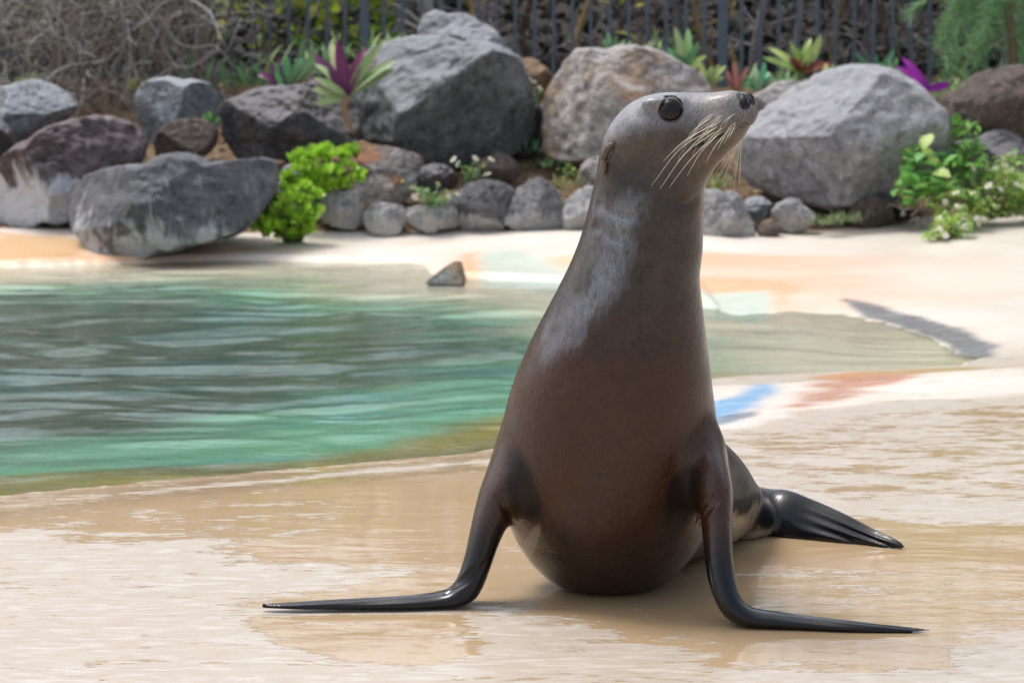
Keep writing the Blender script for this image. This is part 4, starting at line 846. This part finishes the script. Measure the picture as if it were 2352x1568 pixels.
# head: axis from skull to nose, turned ~23 degrees towards the camera
hy0 = 4.485
def head_y(u): return hy0-(u-1440)/F*4.45*0.40
HS = None
def hst(u, v, up, dn, wf, wb):
    y = head_y(u); return (at(u, v, y), Hs_, S4(wf, wb, dn*y/F, up*y/F))
ax = at(1725, 249, head_y(1725))-at(1440, 340, head_y(1440)); ax /= np.linalg.norm(ax)
Hs_ = np.cross(ax, Zv); Hs_ /= np.linalg.norm(Hs_)          # points towards the camera / right of the head
Hs_ = -Hs_                                                  # now 'minus' = camera side
Hup = np.cross(ax, Hs_)                                     # sign check below
if Hup[2] > 0:
    def hst(u, v, up, dn, wf, wb):
        y = head_y(u); return (at(u, v, y), Hs_, S4(wf, wb, up*y/F, dn*y/F))
head = Limb([
    hst(1440, 352, 46, 56, .046, .048),
    hst(1464, 331, 60, 68, .062, .064),
    hst(1492, 314, 79, 76, .072, .072),
    hst(1530, 296, 83, 86, .074, .074),
    hst(1572, 283, 73, 86, .065, .065),
    hst(1610, 272, 60, 84, .052, .052),
    hst(1645, 263, 51, 70, .042, .042),
    hst(1676, 255, 47, 57, .037, .037),
    hst(1697, 249, 42, 46, .032, .032),
    hst(1709, 245, 34, 38, .025, .025),
], 60)
# throat sweep under the jaw
throat = Limb([
    (at(1665, 300, head_y(1665)), X, S4(.025, .025, .026, .026)),
    (at(1614, 342, head_y(1630)), X, S4(.036, .036, .042, .042)),
    (at(1560, 400, 4.45), X, S4(.049, .049, .06, .06)),
    (at(1530, 470, 4.47), X, S4(.062, .062, .07, .07)),
    (at(1520, 560, 4.49), X, S4(.062, .062, .07, .07))], 30)
def F4(front, back, th1, th2): return S4(front, back, th1, th2)
NY = Yv                                                     # blade width axis = depth; minus = towards the camera
def fst(u, v, y, front, back, halfpx, S=NY):
    h = halfpx*y/F; return (at(u, v, y), S, F4(front, back, h, h))
flipL = Limb([
    fst(1215, 1030, 4.62, .07, .08, 56), fst(1158, 1120, 4.57, .065, .08, 52), fst(1128, 1190, 4.545, .055, .07, 42),
    fst(1110, 1245, 4.53, .045, .065, 36), fst(1094, 1300, 4.52, .04, .06, 33), fst(1076, 1345, 4.51, .035, .06, 32),
    fst(1048, 1374, 4.50, .032, .06, 28), fst(1005, 1383, 4.495, .030, .058, 21), fst(940, 1387, 4.485, .028, .048, 17.5),
    fst(850, 1390, 4.48, .024, .042, 15.5), fst(760, 1392, 4.475, .020, .034, 13), fst(680, 1393, 4.47, .016, .024, 10),
    fst(598, 1392, 4.47, .010, .012, 6)], 100, lambda x, c: 1+.10*sstep(.55, .8, x)*np.cos(c*10+x*14))
flipR = Limb([
    fst(1610, 1040, 4.55, .06, .09, 56), fst(1640, 1130, 4.46, .06, .08, 44), fst(1647, 1210, 4.42, .05, .07, 35),
    fst(1652, 1290, 4.385, .04, .06, 33), fst(1663, 1350, 4.36, .036, .055, 31), fst(1684, 1396, 4.34, .034, .055, 29),
    fst(1722, 1420, 4.33, .03, .055, 24), fst(1775, 1427, 4.325, .029, .052, 22), fst(1850, 1434, 4.315, .026, .046, 18),
    fst(1940, 1441, 4.30, .023, .038, 15.5), fst(2030, 1447, 4.29, .018, .028, 12.5), fst(2110, 1450, 4.285, .013, .018, 9.5),
    fst(2176, 1452, 4.28, .009, .009, 6)], 100, lambda x, c: 1+.10*sstep(.55, .8, x)*np.cos(c*10+x*14))
def hridge(x, c): return 1+.22*sstep(.35, .7, x)*np.cos(c*PI*4.3)
HV = np.array([.25, .62, .74]); HV /= np.linalg.norm(HV)
def hfs(u, v, y, wpx, th): w = wpx*y/F/.80; return (at(u, v, y), HV, F4(w, w, th, th))
hind = Limb([
    hfs(1700, 1178, 5.26, 40, .035), hfs(1752, 1176, 5.24, 46, .034), hfs(1795, 1180, 5.20, 50, .028), hfs(1850, 1198, 5.17, 48, .018),
    hfs(1920, 1222, 5.13, 42, .013), hfs(1990, 1246, 5.09, 32, .010), hfs(2050, 1262, 5.05, 22, .008), hfs(2090, 1272, 5.03, 10, .005)], 70, hridge)
hind2 = Limb([
    hfs(1760, 1192, 5.20, 24, .03), hfs(1725, 1186, 5.12, 20, .02), hfs(1680, 1205, 5.04, 20, .018), hfs(1630, 1235, 4.98, 20, .014), hfs(1580, 1262, 4.95, 16, .01)], 40)
tail = Limb([(at(1700, 1215, 5.16), X, S4(.05, .05, .04, .04)), (at(1745, 1205, 5.2), X, S4(.035, .035, .03, .03))], 8)
def ell(P, c, r):
    d = P-c; k0 = np.sqrt(((d/r)**2).sum(1)); k1 = np.sqrt(((d/r**2)**2).sum(1)); return np.where(k0 < 1e-4, -min(r), k0*(k0-1)/np.maximum(k1, 1e-6))
pads = [(at(1672, 288, head_y(1672))-Hs_*.024, np.array([.030, .022, .021])), (at(1672, 285, head_y(1672))+Hs_*.024, np.array([.030, .022, .021])),
        (at(1716, 262, head_y(1716))-Hs_*.010, np.array([.017, .017, .020]))]
brow = (at(1540, 236, head_y(1540))-Hs_*.052, np.array([.034, .018, .012]))
carves = []      # (polyline, radius, k)
def base_sdf(P):
    d = smin(torso(P), head(P), .045); d = smin(d, throat(P), .05)
    d = smin(d, flipL(P), .045); d = smin(d, flipR(P), .045); d = smin(d, hind(P), .03); d = smin(d, hind2(P), .018); d = smin(d, tail(P), .03)
    m = P[:, 2] > .80
    if m.any():
        q = P[m]; e = d[m]
        for c, r in pads: e = smin(e, ell(q, c, r), .014)
        e = smin(e, ell(q, brow[0], brow[1]), .02); d[m] = e
    m = P[:, 2] < .05
    d = np.where(m, smax(d, -(P[:, 2]+.001), .02), d)          # belly and flippers press flat on the deck
    return d
def polyd(P, pts, rad):
    D = np.full(len(P), 1.)
    for a, b, ra, rb in zip(pts[:-1], pts[1:], rad[:-1], rad[1:]):
        ab = b-a; t = np.clip(((P-a)@ab)/(ab@ab), 0, 1); D = np.minimum(D, np.linalg.norm(P-a-t[:, None]*ab, axis=1)-(ra+(rb-ra)*t))
    return D
def sdf(P, cv=None):
    d = base_sdf(P)
    for pts, rad, k, lo, hi in (carves if cv is None else cv):
        m = ((P > lo) & (P < hi)).all(1)
        if m.any(): d[m] = smax(d[m], -polyd(P[m], pts, rad), k)
    return d
def hits(uv, fn=base_sdf):
    """world points where the view rays through these pixels meet the body"""
    uv = np.asarray(uv, float); dirs = np.array([raydir(a, b) for a, b in uv]); dirs /= np.linalg.norm(dirs, axis=1)[:, None]
    t = np.full(len(uv), 3.9); O = np.array([0, 0, CAMH])
    best = t.copy(); bd = np.full(len(uv), 9.)
    for _ in range(90):
        d = fn(O+dirs*t[:, None]); up = d < bd; best = np.where(up, t, best); bd = np.minimum(d, bd)
        t = np.where(d > .0004, t+np.clip(d*.55, .0003, .06), t)
        t = np.minimum(t, 6)
    t = np.where(fn(O+dirs*t[:, None]) < .002, t, best)
    return O+dirs*t[:, None]
def grad(P, fn=base_sdf, e=.003):
    g = np.stack([fn(P+e*a)-fn(P-e*a) for a in (X, Yv, Zv)], 1); return g/(np.linalg.norm(g, axis=1)[:, None]+1e-9)
def carve(uv, rad, k=.003, inset=0.0):
    uv = np.asarray(uv, float); m = max(len(uv)*3, 6) if len(uv) > 1 else 1
    q = catmull(uv, m) if len(uv) > 1 else uv
    pts = hits(q); pts = pts-grad(pts)*inset
    rr = np.interp(np.linspace(0, 1, m), np.linspace(0, 1, len(rad)), rad) if m > 1 else np.array([rad[0]])
    if m == 1: pts = np.repeat(pts, 2, 0); pts[1] += 1e-4; rr = np.repeat(rr, 2)
    mg = max(rad)+.03
    carves.append((pts, rr, k, pts.min(0)-mg, pts.max(0)+mg)); return pts
EYE = hits([(1541, 254)])[0]; EYEN = grad(EYE[None])[0]
eye_r = .0250; eye_c = EYE-EYEN*.0168
carves.append((np.array([eye_c, eye_c+1e-4]), np.array([eye_r+.0004]*2), .003, eye_c-.06, eye_c+.06))
mouth = carve([(1724, 293), (1713, 287), (1700, 291), (1682, 301), (1655, 313), (1622, 326), (1592, 340)], [.0026, .0038, .003, .002, .0014, .001, .0005], .003, .0003)
nostril = carve([(1703, 215), (1708, 227), (1711, 240)], [.003, .0058, .0030], .004, .0012)
nost2 = carve([(1722, 212), (1727, 222), (1728, 233)], [.002, .0038, .002], .004, .0008)
carve([(1708, 247), (1706, 270), (1708, 284)], [.0015, .0022, .0018], .003, 0)
carve([(1498, 560), (1492, 640), (1489, 720), (1490, 800)], [.001, .005, .005, .001], .03, 0)
carve([(1410, 330), (1397, 352), (1389, 385)], [.003, .0075, .003], .004, .001)
for q in ([(1668, 1130), (1640, 1142), (1615, 1165), (1598, 1200)], [(1662, 1142), (1640, 1156), (1622, 1178), (1608, 1206)], [(1150, 1160), (1168, 1185), (1180, 1205)], [(1140, 1140), (1160, 1160), (1176, 1180)]):
    carve(q, [.001, .0035, .001], .008, .0)
for q in ([(1375, 470), (1420, 492), (1470, 500)], [(1366, 520), (1410, 545), (1455, 552)], [(1540, 455), (1575, 470), (1596, 462)]):
    carve(q, [.0005, .003, .0005], .02, .0)
for q in ([(1115, 1290), (1095, 1318), (1060, 1342), (1025, 1362)], [(1085, 1308), (1060, 1330), (1030, 1350)]):
    carve(q, [.001, .004, .0015], .008, .0)

def surface_nets(fn, lo, hi, h, band=.045):
    n = np.ceil((hi-lo)/h).astype(int)+1
    cs = 4; nc = np.ceil(n/cs).astype(int)+1
    g = [lo[k]+h*cs*np.arange(nc[k]) for k in range(3)]
    CP = np.stack(np.meshgrid(*g, indexing='ij'), -1).reshape(-1, 3); cd = fn(CP).reshape(nc)
    near = np.abs(cd) < band
    nb = near.copy()
    for ax_ in range(3):
        nb |= np.roll(near, 1, ax_) | np.roll(near, -1, ax_)
    N = nc*cs
    near_f = nb.repeat(cs, 0).repeat(cs, 1).repeat(cs, 2); vol = cd.repeat(cs, 0).repeat(cs, 1).repeat(cs, 2)
    idx = np.argwhere(near_f)
    vol[near_f] = fn(lo+idx*h)
    s = vol < 0
    c = s[:-1, :-1, :-1].astype(np.int8)
    tot = np.zeros(np.array(vol.shape)-1, np.int8)
    for a in (0, 1):
        for b in (0, 1):
            for d in (0, 1): tot += s[a:a+tot.shape[0], b:b+tot.shape[1], d:d+tot.shape[2]]
    act = (tot > 0) & (tot < 8); ci = np.argwhere(act); vid = -np.ones(act.shape, np.int64); vid[act] = np.arange(len(ci))
    acc = np.zeros((len(ci), 3)); cnt = np.zeros(len(ci))
    cor = [(a, b, d) for a in (0, 1) for b in (0, 1) for d in (0, 1)]
    for p in cor:
        for k in range(3):
            if p[k] == 0:
                q = list(p); q[k] = 1
                v0 = vol[ci[:, 0]+p[0], ci[:, 1]+p[1], ci[:, 2]+p[2]]; v1 = vol[ci[:, 0]+q[0], ci[:, 1]+q[1], ci[:, 2]+q[2]]
                m = (v0 < 0) != (v1 < 0); t = np.where(m, v0/np.where(m, v0-v1, 1), 0)
                pt = np.tile(np.array(p, float), (len(ci), 1)); pt[:, k] += t
                acc += pt*m[:, None]; cnt += m
    V = lo+(ci+acc/cnt[:, None])*h
    quads = []
    for k in range(3):
        a, b = (k+1) % 3, (k+2) % 3
        sl0 = [slice(1, None)]*3; sl0[k] = slice(0, -1); sl1 = [slice(1, None)]*3; sl1[k] = slice(1, None)
        A = s[tuple(sl0)]; B = s[tuple(sl1)]; e = np.argwhere(A != B); sg = A[tuple(e.T)]
        e = e.copy(); 
        for j in range(3):
            if j != k: e[:, j] += 1
        ea = np.zeros(3, int); ea[a] = 1; eb = np.zeros(3, int); eb[b] = 1
        ok = (e < np.array(act.shape)).all(1); e = e[ok]; sg = sg[ok]
        g_ = lambda o: vid[tuple((e-o).T)]
        q = np.stack([g_(0*ea), g_(ea), g_(ea+eb), g_(eb)], 1)
        q = np.where(sg[:, None], q, q[:, ::-1]); quads.append(q)
    Q = np.concatenate(quads); Q = Q[(Q >= 0).all(1)]
    return V, Q
def split_quads(V, Q):
    E = np.concatenate([Q[:, [i, (i+1) % 4]] for i in range(4)]); Es = np.sort(E, 1)
    key = Es[:, 0]*len(V)+Es[:, 1]; u, inv = np.unique(key, return_inverse=True)
    ev = np.stack([u//len(V), u % len(V)], 1); n = len(V); m = len(Q); inv = inv.reshape(4, m)
    V2 = np.concatenate([V, V[ev].mean(1), V[Q].mean(1)]); mid = n+inv; cen = n+len(u)+np.arange(m)
    F_ = [np.stack([Q[:, i], mid[i], cen, mid[i-1]], 1) for i in range(4)]
    return V2, np.concatenate(F_)
def project(V, fn, it=2, e=.0015):
    for _ in range(it):
        d = fn(V); g = np.stack([fn(V+e*a)-fn(V-e*a) for a in (X, Yv, Zv)], 1)/(2*e)
        g2 = (g**2).sum(1); V = V-np.clip(d/np.maximum(g2, .2), -.003, .003)[:, None]*g
    return V
lo = np.array([-.62, 4.2, -.03]); hi = np.array([1.05, 5.52, 1.50])
sdf0 = lambda P: sdf(P, carves[:1])
V, Q = surface_nets(sdf0, lo, hi, .0060)
V = project(V, sdf0, 1); V, Q = split_quads(V, Q); V = project(V, sdf0, 1)
me = new_mesh('sea_lion_body', V, Q)
b_ = bmesh.new(); b_.from_mesh(me); b_.verts.ensure_lookup_table()
es = set()
for f in b_.faces:
    c_ = f.calc_center_median()
    if c_.z > .83 and c_.x > .24: es.update(f.edges)
bmesh.ops.subdivide_edges(b_, edges=list(es), cuts=1, use_grid_fill=True); b_.to_mesh(me); b_.free()
V = np.empty(len(me.vertices)*3, np.float32); me.vertices.foreach_get('co', V); V = V.reshape(-1, 3).astype(float)
V = project(V, sdf, 3, .001); me.vertices.foreach_set('co', V.astype(np.float32).ravel()); me.update()
me.polygons.foreach_set('use_smooth', np.ones(len(me.polygons), bool))
if me.polygons[0].normal.length == 0: pass
# orientation check with a known point
pc = np.array(me.polygons[len(me.polygons)//2].center); pn = np.array(me.polygons[len(me.polygons)//2].normal)
if (grad(pc[None], sdf)[0]@pn) < 0: me.flip_normals()
# ---- coat colour: base tones, with sheen and highlights painted in
uu, vv = proj(V); z = V[:, 2]
chest, neck, silver, throatc, black = L3(.038, .018, .0105), L3(.044, .034, .028), L3(.225, .23, .245), L3(.15, .11, .08), L3(.006, .006, .008)
nz = fbm(V*9, 4, 3)[:, None]; nf = fbm(V*np.array([60, 60, 40]), 3, 9)[:, None]
col = chest+(neck-chest)*sstep(.38, .72, z)[:, None]
hx = (V-at(1440, 340, head_y(1440)))@ax; hu = (V-at(1560, 280, head_y(1560)))@(np.cross(Hs_, ax) if np.cross(Hs_, ax)[2] > 0 else np.cross(ax, Hs_))
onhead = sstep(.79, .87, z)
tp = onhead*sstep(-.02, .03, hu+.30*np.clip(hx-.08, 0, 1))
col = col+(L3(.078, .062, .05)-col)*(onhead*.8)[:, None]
col = col+(silver-col)*(tp*.85)[:, None]  # pale crown: drier fur plus sky sheen painted into the colour
col = col+(L3(.19, .165, .14)-col)*(onhead*sstep(.14, .2, hx)*.6)[:, None]
thr = sstep(1560, 1640, uu)*sstep(.62,.8,z)*(1-sstep(.19, .23, hx)*0)*(1-tp)
col = col+(throatc-col)*(thr*.6)[:, None]
col = col*(1+.28*nz+.22*nf)
# reddish brown belly, black flippers, dark armpits
red = sstep(.60, .40, z)*sstep(.08, .3, z)
col = col+(L3(.060, .020, .009)-col)*(red*.6)[:, None]
dist_fl = np.minimum(flipL(V), flipR(V)); bl = sstep(.20, .09, z)*sstep(.012, .0, dist_fl)
dist_h = np.minimum(hind(V), hind2(V)); bl = np.maximum(bl, sstep(.012, .002, dist_h)*sstep(1690, 1760, uu)); bl = np.maximum(bl, sstep(.01, 0, hind2(V))*sstep(4.85, 4.95, V[:, 1]))
rear = sstep(4.80, 4.88, V[:, 1])*sstep(1600, 1640, uu)*(1-bl)
rz = z+.03*fbm(V*14, 2, 5)
col = col+(L3(.007, .008, .008)-col)*(rear*sstep(.100, .112, rz))[:, None]
col = col+(L3(.30, .26, .20)-col)*(rear*sstep(.112, .100, rz)*.8)[:, None]
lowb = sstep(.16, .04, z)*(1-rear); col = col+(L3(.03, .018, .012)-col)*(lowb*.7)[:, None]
# glossy reflection painted as a pale sliver low on the flank
for (a, b, ra, rb, ang) in ((1212, 1262, 15, 62, -.42),):
    c_, s_ = math.cos(ang), math.sin(ang); dx_, dy_ = uu-a, vv-b
    e_ = ((dx_*c_-dy_*s_)/ra)**2+((dx_*s_+dy_*c_)/rb)**2+.2*fbm(V*18, 2, 8)
    mk = sstep(1.2, .7, e_)*(V[:, 1] < 4.95)*(z < .3)*sstep(.012, .02, dist_fl)
    col = col+(L3(.30, .28, .24)-col)*(mk*.5)[:, None]
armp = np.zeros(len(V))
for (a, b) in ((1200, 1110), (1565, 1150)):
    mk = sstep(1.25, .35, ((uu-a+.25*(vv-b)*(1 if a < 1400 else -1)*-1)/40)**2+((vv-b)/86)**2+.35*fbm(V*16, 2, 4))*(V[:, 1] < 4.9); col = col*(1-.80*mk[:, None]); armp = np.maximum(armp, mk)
col = col+(black-col)*bl[:, None]
# silvery sky sheen painted into the coat on neck and shoulder
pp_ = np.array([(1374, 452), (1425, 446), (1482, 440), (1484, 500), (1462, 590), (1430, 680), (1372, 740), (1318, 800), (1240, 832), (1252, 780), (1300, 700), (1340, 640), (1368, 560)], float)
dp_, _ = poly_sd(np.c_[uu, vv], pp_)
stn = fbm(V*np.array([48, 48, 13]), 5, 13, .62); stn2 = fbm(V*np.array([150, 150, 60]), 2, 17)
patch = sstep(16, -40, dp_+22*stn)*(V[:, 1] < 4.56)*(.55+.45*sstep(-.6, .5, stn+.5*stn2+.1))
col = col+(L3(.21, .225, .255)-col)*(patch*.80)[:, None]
# nose leather, lips, eye rim, ear hollow
def dot(c, r, colr, s=.6):
    global col
    d = polyd(V, np.atleast_2d(c), np.zeros(len(np.atleast_2d(c)))) if len(np.atleast_2d(c)) > 1 else np.linalg.norm(V-c, axis=1)
    m = sstep(r, r*s, d)[:, None]; col = col+(L3(*colr)-col)*m
dot(mouth, .0036, (.012, .008, .007)); dot(nostril, .011, (.006, .006, .007), .8); dot(nost2, .008, (.006, .006, .007), .8)
noseC = hits([(1718, 224)])[0]; dot(noseC, .0165, (.022, .022, .026), .7); dot(nostril, .0068, (.004, .004, .004), .8)
dot(eye_c+EYEN*.014, .0245, (.05, .04, .035), .90)
for p in ((1455, 790), (1378, 1090), (1462, 865)): dot(hits([p])[0], .006, (.02, .012, .01))
col = np.clip(col, .003, .8)
wetr = .31-.04*sstep(.9, .5, z)+.10*tp; wetr = wetr+(.17-wetr)*bl; wetr = wetr+(.55-wetr)*(rear*sstep(.090, .112, rz))
wetr = wetr+(.6-wetr)*armp*(1-bl)
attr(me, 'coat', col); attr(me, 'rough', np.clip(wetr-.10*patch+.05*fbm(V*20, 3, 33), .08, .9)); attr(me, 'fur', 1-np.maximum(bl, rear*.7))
t = NT('wet_sea_lion_coat')
v = t.coord('Object'); vst = t.coord('Object', (1, 1, .35))
n1 = t.math('ADD', t.noise(vst, 140, 3), t.math('MULTIPLY', t.noise(v, 38, 5, .65), 1.6)); n2 = t.noise(v, 420, 2); n3 = t.noise(v, 22, 4)
fur = t.attr('fur', 'Fac')
h = t.math('ADD', t.math('MULTIPLY', n1, .7), t.math('MULTIPLY', n2, .4))
c = t.mix(t.mrange(t.noise(vst, 260, 3, .7), .42, .62, 0, .55), t.attr('coat'), t.mix(1, t.attr('coat'), (.42, .42, .44), 'MULTIPLY')); c = t.mix(t.math('MULTIPLY', t.mrange(t.noise(vst, 330, 2, .7), .56, .70, 0, .5), fur), c, t.mix(1, c, (1.8, 1.75, 1.72), 'MULTIPLY'))
rg = t.math('ADD', t.attr('rough', 'Fac'), t.math('MULTIPLY', t.math('SUBTRACT', n3, .5), .30), True)
bm = t.node('ShaderNodeBump'); t.inp(bm.inputs['Height'], h); t.inp(bm.inputs['Strength'], t.mrange(fur, 0, 1, .10, .50)); bm.inputs['Distance'].default_value = .003
bs = t.bsdf(c, rg, bm.outputs[0], .32, Coat_Weight=.14, Coat_Roughness=.10)
coat_m = t.done(bs)
seal = empty('sea_lion', (.2, 4.65, 0), 'brown wet sea lion sitting upright on the deck, head turned up and right', 'sea lion')
inv = Matrix.Translation((-.2, -4.65, 0))
def spart(name, me, mat, label=None):
    o = link(name, me, mat, seal); o.matrix_parent_inverse = inv
    if label: o['label'] = label
    return o
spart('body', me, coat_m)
# ---- eyes
t = NT('eye_gloss'); v = t.coord('Object')
eye_m = t.done(t.bsdf(t.mix(t.noise(v, 60, 2), (.003, .002, .002), (.014, .007, .006)), .16, None, .32))
def sphere(r, seg=32):
    bm_ = bmesh.new(); bmesh.ops.create_uvsphere(bm_, u_segments=seg, v_segments=seg//2, radius=r); m = bpy.data.meshes.new('eyeball'); bm_.to_mesh(m); bm_.free()
    m.polygons.foreach_set('use_smooth', np.ones(len(m.polygons), bool)); return m
sm = sphere(eye_r)
o = spart('eye', sm, eye_m); o.location = eye_c.tolist()
far = eye_c+Hs_*2*abs((eye_c-at(1541, 282, head_y(1541)))@Hs_)
o = spart('eye', sm, eye_m); o.location = far.tolist()
def lid(c, n, name='eyelid'):
    n = Vector(n); a = n.orthogonal().normalized(); b = n.cross(a); up = Vector((0, 0, 1)); P_ = []
    for k in range(41):
        th = k/40*2*PI; d_ = a*math.cos(th)+b*math.sin(th); s_ = 1-.10*abs(d_.dot(up)); P_.append(Vector(c)+n*(.0122+.002*abs(d_.dot(up)))+d_*.0218*s_)
    rr = [.0024]*41; v_, f_ = tube_data(P_, rr, 8, False); return new_mesh(name, v_, f_)
lid_m = simple_mat('eyelid_skin', (.055, .048, .044), .35, .2, 120, .1)
spart('eyelid', lid(eye_c, EYEN), lid_m)
n2_ = EYEN-2*(EYEN@Hs_)*Hs_; spart('eyelid', lid(far, n2_), lid_m)
# ---- ears: small rolled flaps
skin_m = simple_mat('ear_skin', (.12, .085, .06), .45, .3, 90, .3)
def ear(uv, name='ear'):
    P_ = hits(catmull(np.array(uv, float), 9)); G = grad(P_); P_ = P_+G*.0035
    rr = np.array([.002, .0045, .0062, .007, .0068, .006, .0048, .0034, .0015])
    return tube_data(P_, rr, 10)
ev, ef = ear([(1414, 328), (1399, 340), (1391, 362), (1391, 385), (1391, 404)])
spart('ear', new_mesh('ear', ev, ef), skin_m)
ctr = at(1440, 340, head_y(1440)); mv = ev-2*((ev-ctr)@Hs_)[:, None]*Hs_
spart('ear', new_mesh('ear', mv, [f[::-1] for f in ef]), skin_m)
# ---- whiskers
whisk_m = simple_mat('whisker', (.72, .66, .52), .4, .1, 50, 0)
rng = random.Random(4)
wl_ = [((1640, 296), (1562, 342), (1496, 427)), ((1648, 300), (1575, 352), (1516, 434)), ((1655, 304), (1590, 362), (1536, 432)), ((1660, 300), (1610, 350), (1578, 404)),
       ((1632, 290), (1570, 325), (1524, 370)), ((1668, 304), (1640, 340), (1622, 372)), ((1650, 290), (1600, 325), (1556, 372)), ((1675, 298), (1660, 322), (1648, 345)),
       ((1640, 284), (1590, 314), (1545, 350)), ((1682, 292), (1672, 312), (1664, 330)), ((1662, 292), (1628, 322), (1600, 352)), ((1690, 286), (1682, 302), (1676, 316))]
for k in range(15):
    a = (rng.uniform(1625, 1700), rng.uniform(256, 298)); l = (1700-a[0])*.75+rng.uniform(14, 34)
    wl_.append((a, (a[0]-l*.5, a[1]+l*.38), (a[0]-l*.86, a[1]+l*rng.uniform(.9, 1.15)), .6))
roots = hits([w[0] for w in wl_])
for (a, b, c_, *th_), r0 in zip(wl_, roots):
    y0 = r0[1]; tk = th_[0] if th_ else 1.0; P_ = [r0+np.array([0, .003, 0]), at(b[0], b[1], y0-.02), at(c_[0], c_[1], y0-.018)]
    q = catmull(P_, 9); spart('whisker', new_mesh('whisker', *tube_data(q, np.linspace(.00075, .00025, 9)*tk, 5)), whisk_m)
for k in range(13):
    r0 = at(1700-rng.uniform(0, 22), 296+rng.uniform(-14, 10), head_y(1690))+Hs_*.032
    tu, tv = rng.uniform(1640, 1700), rng.uniform(385, 440)
    P_ = [r0, at(1703-(1700-tu)*.3, 340, r0[1]+.015), at(tu, tv, r0[1]+.03)]
    q = catmull(P_, 9); spart('whisker', new_mesh('whisker', *tube_data(q, np.linspace(.0007, .0003, 9), 5)), whisk_m)
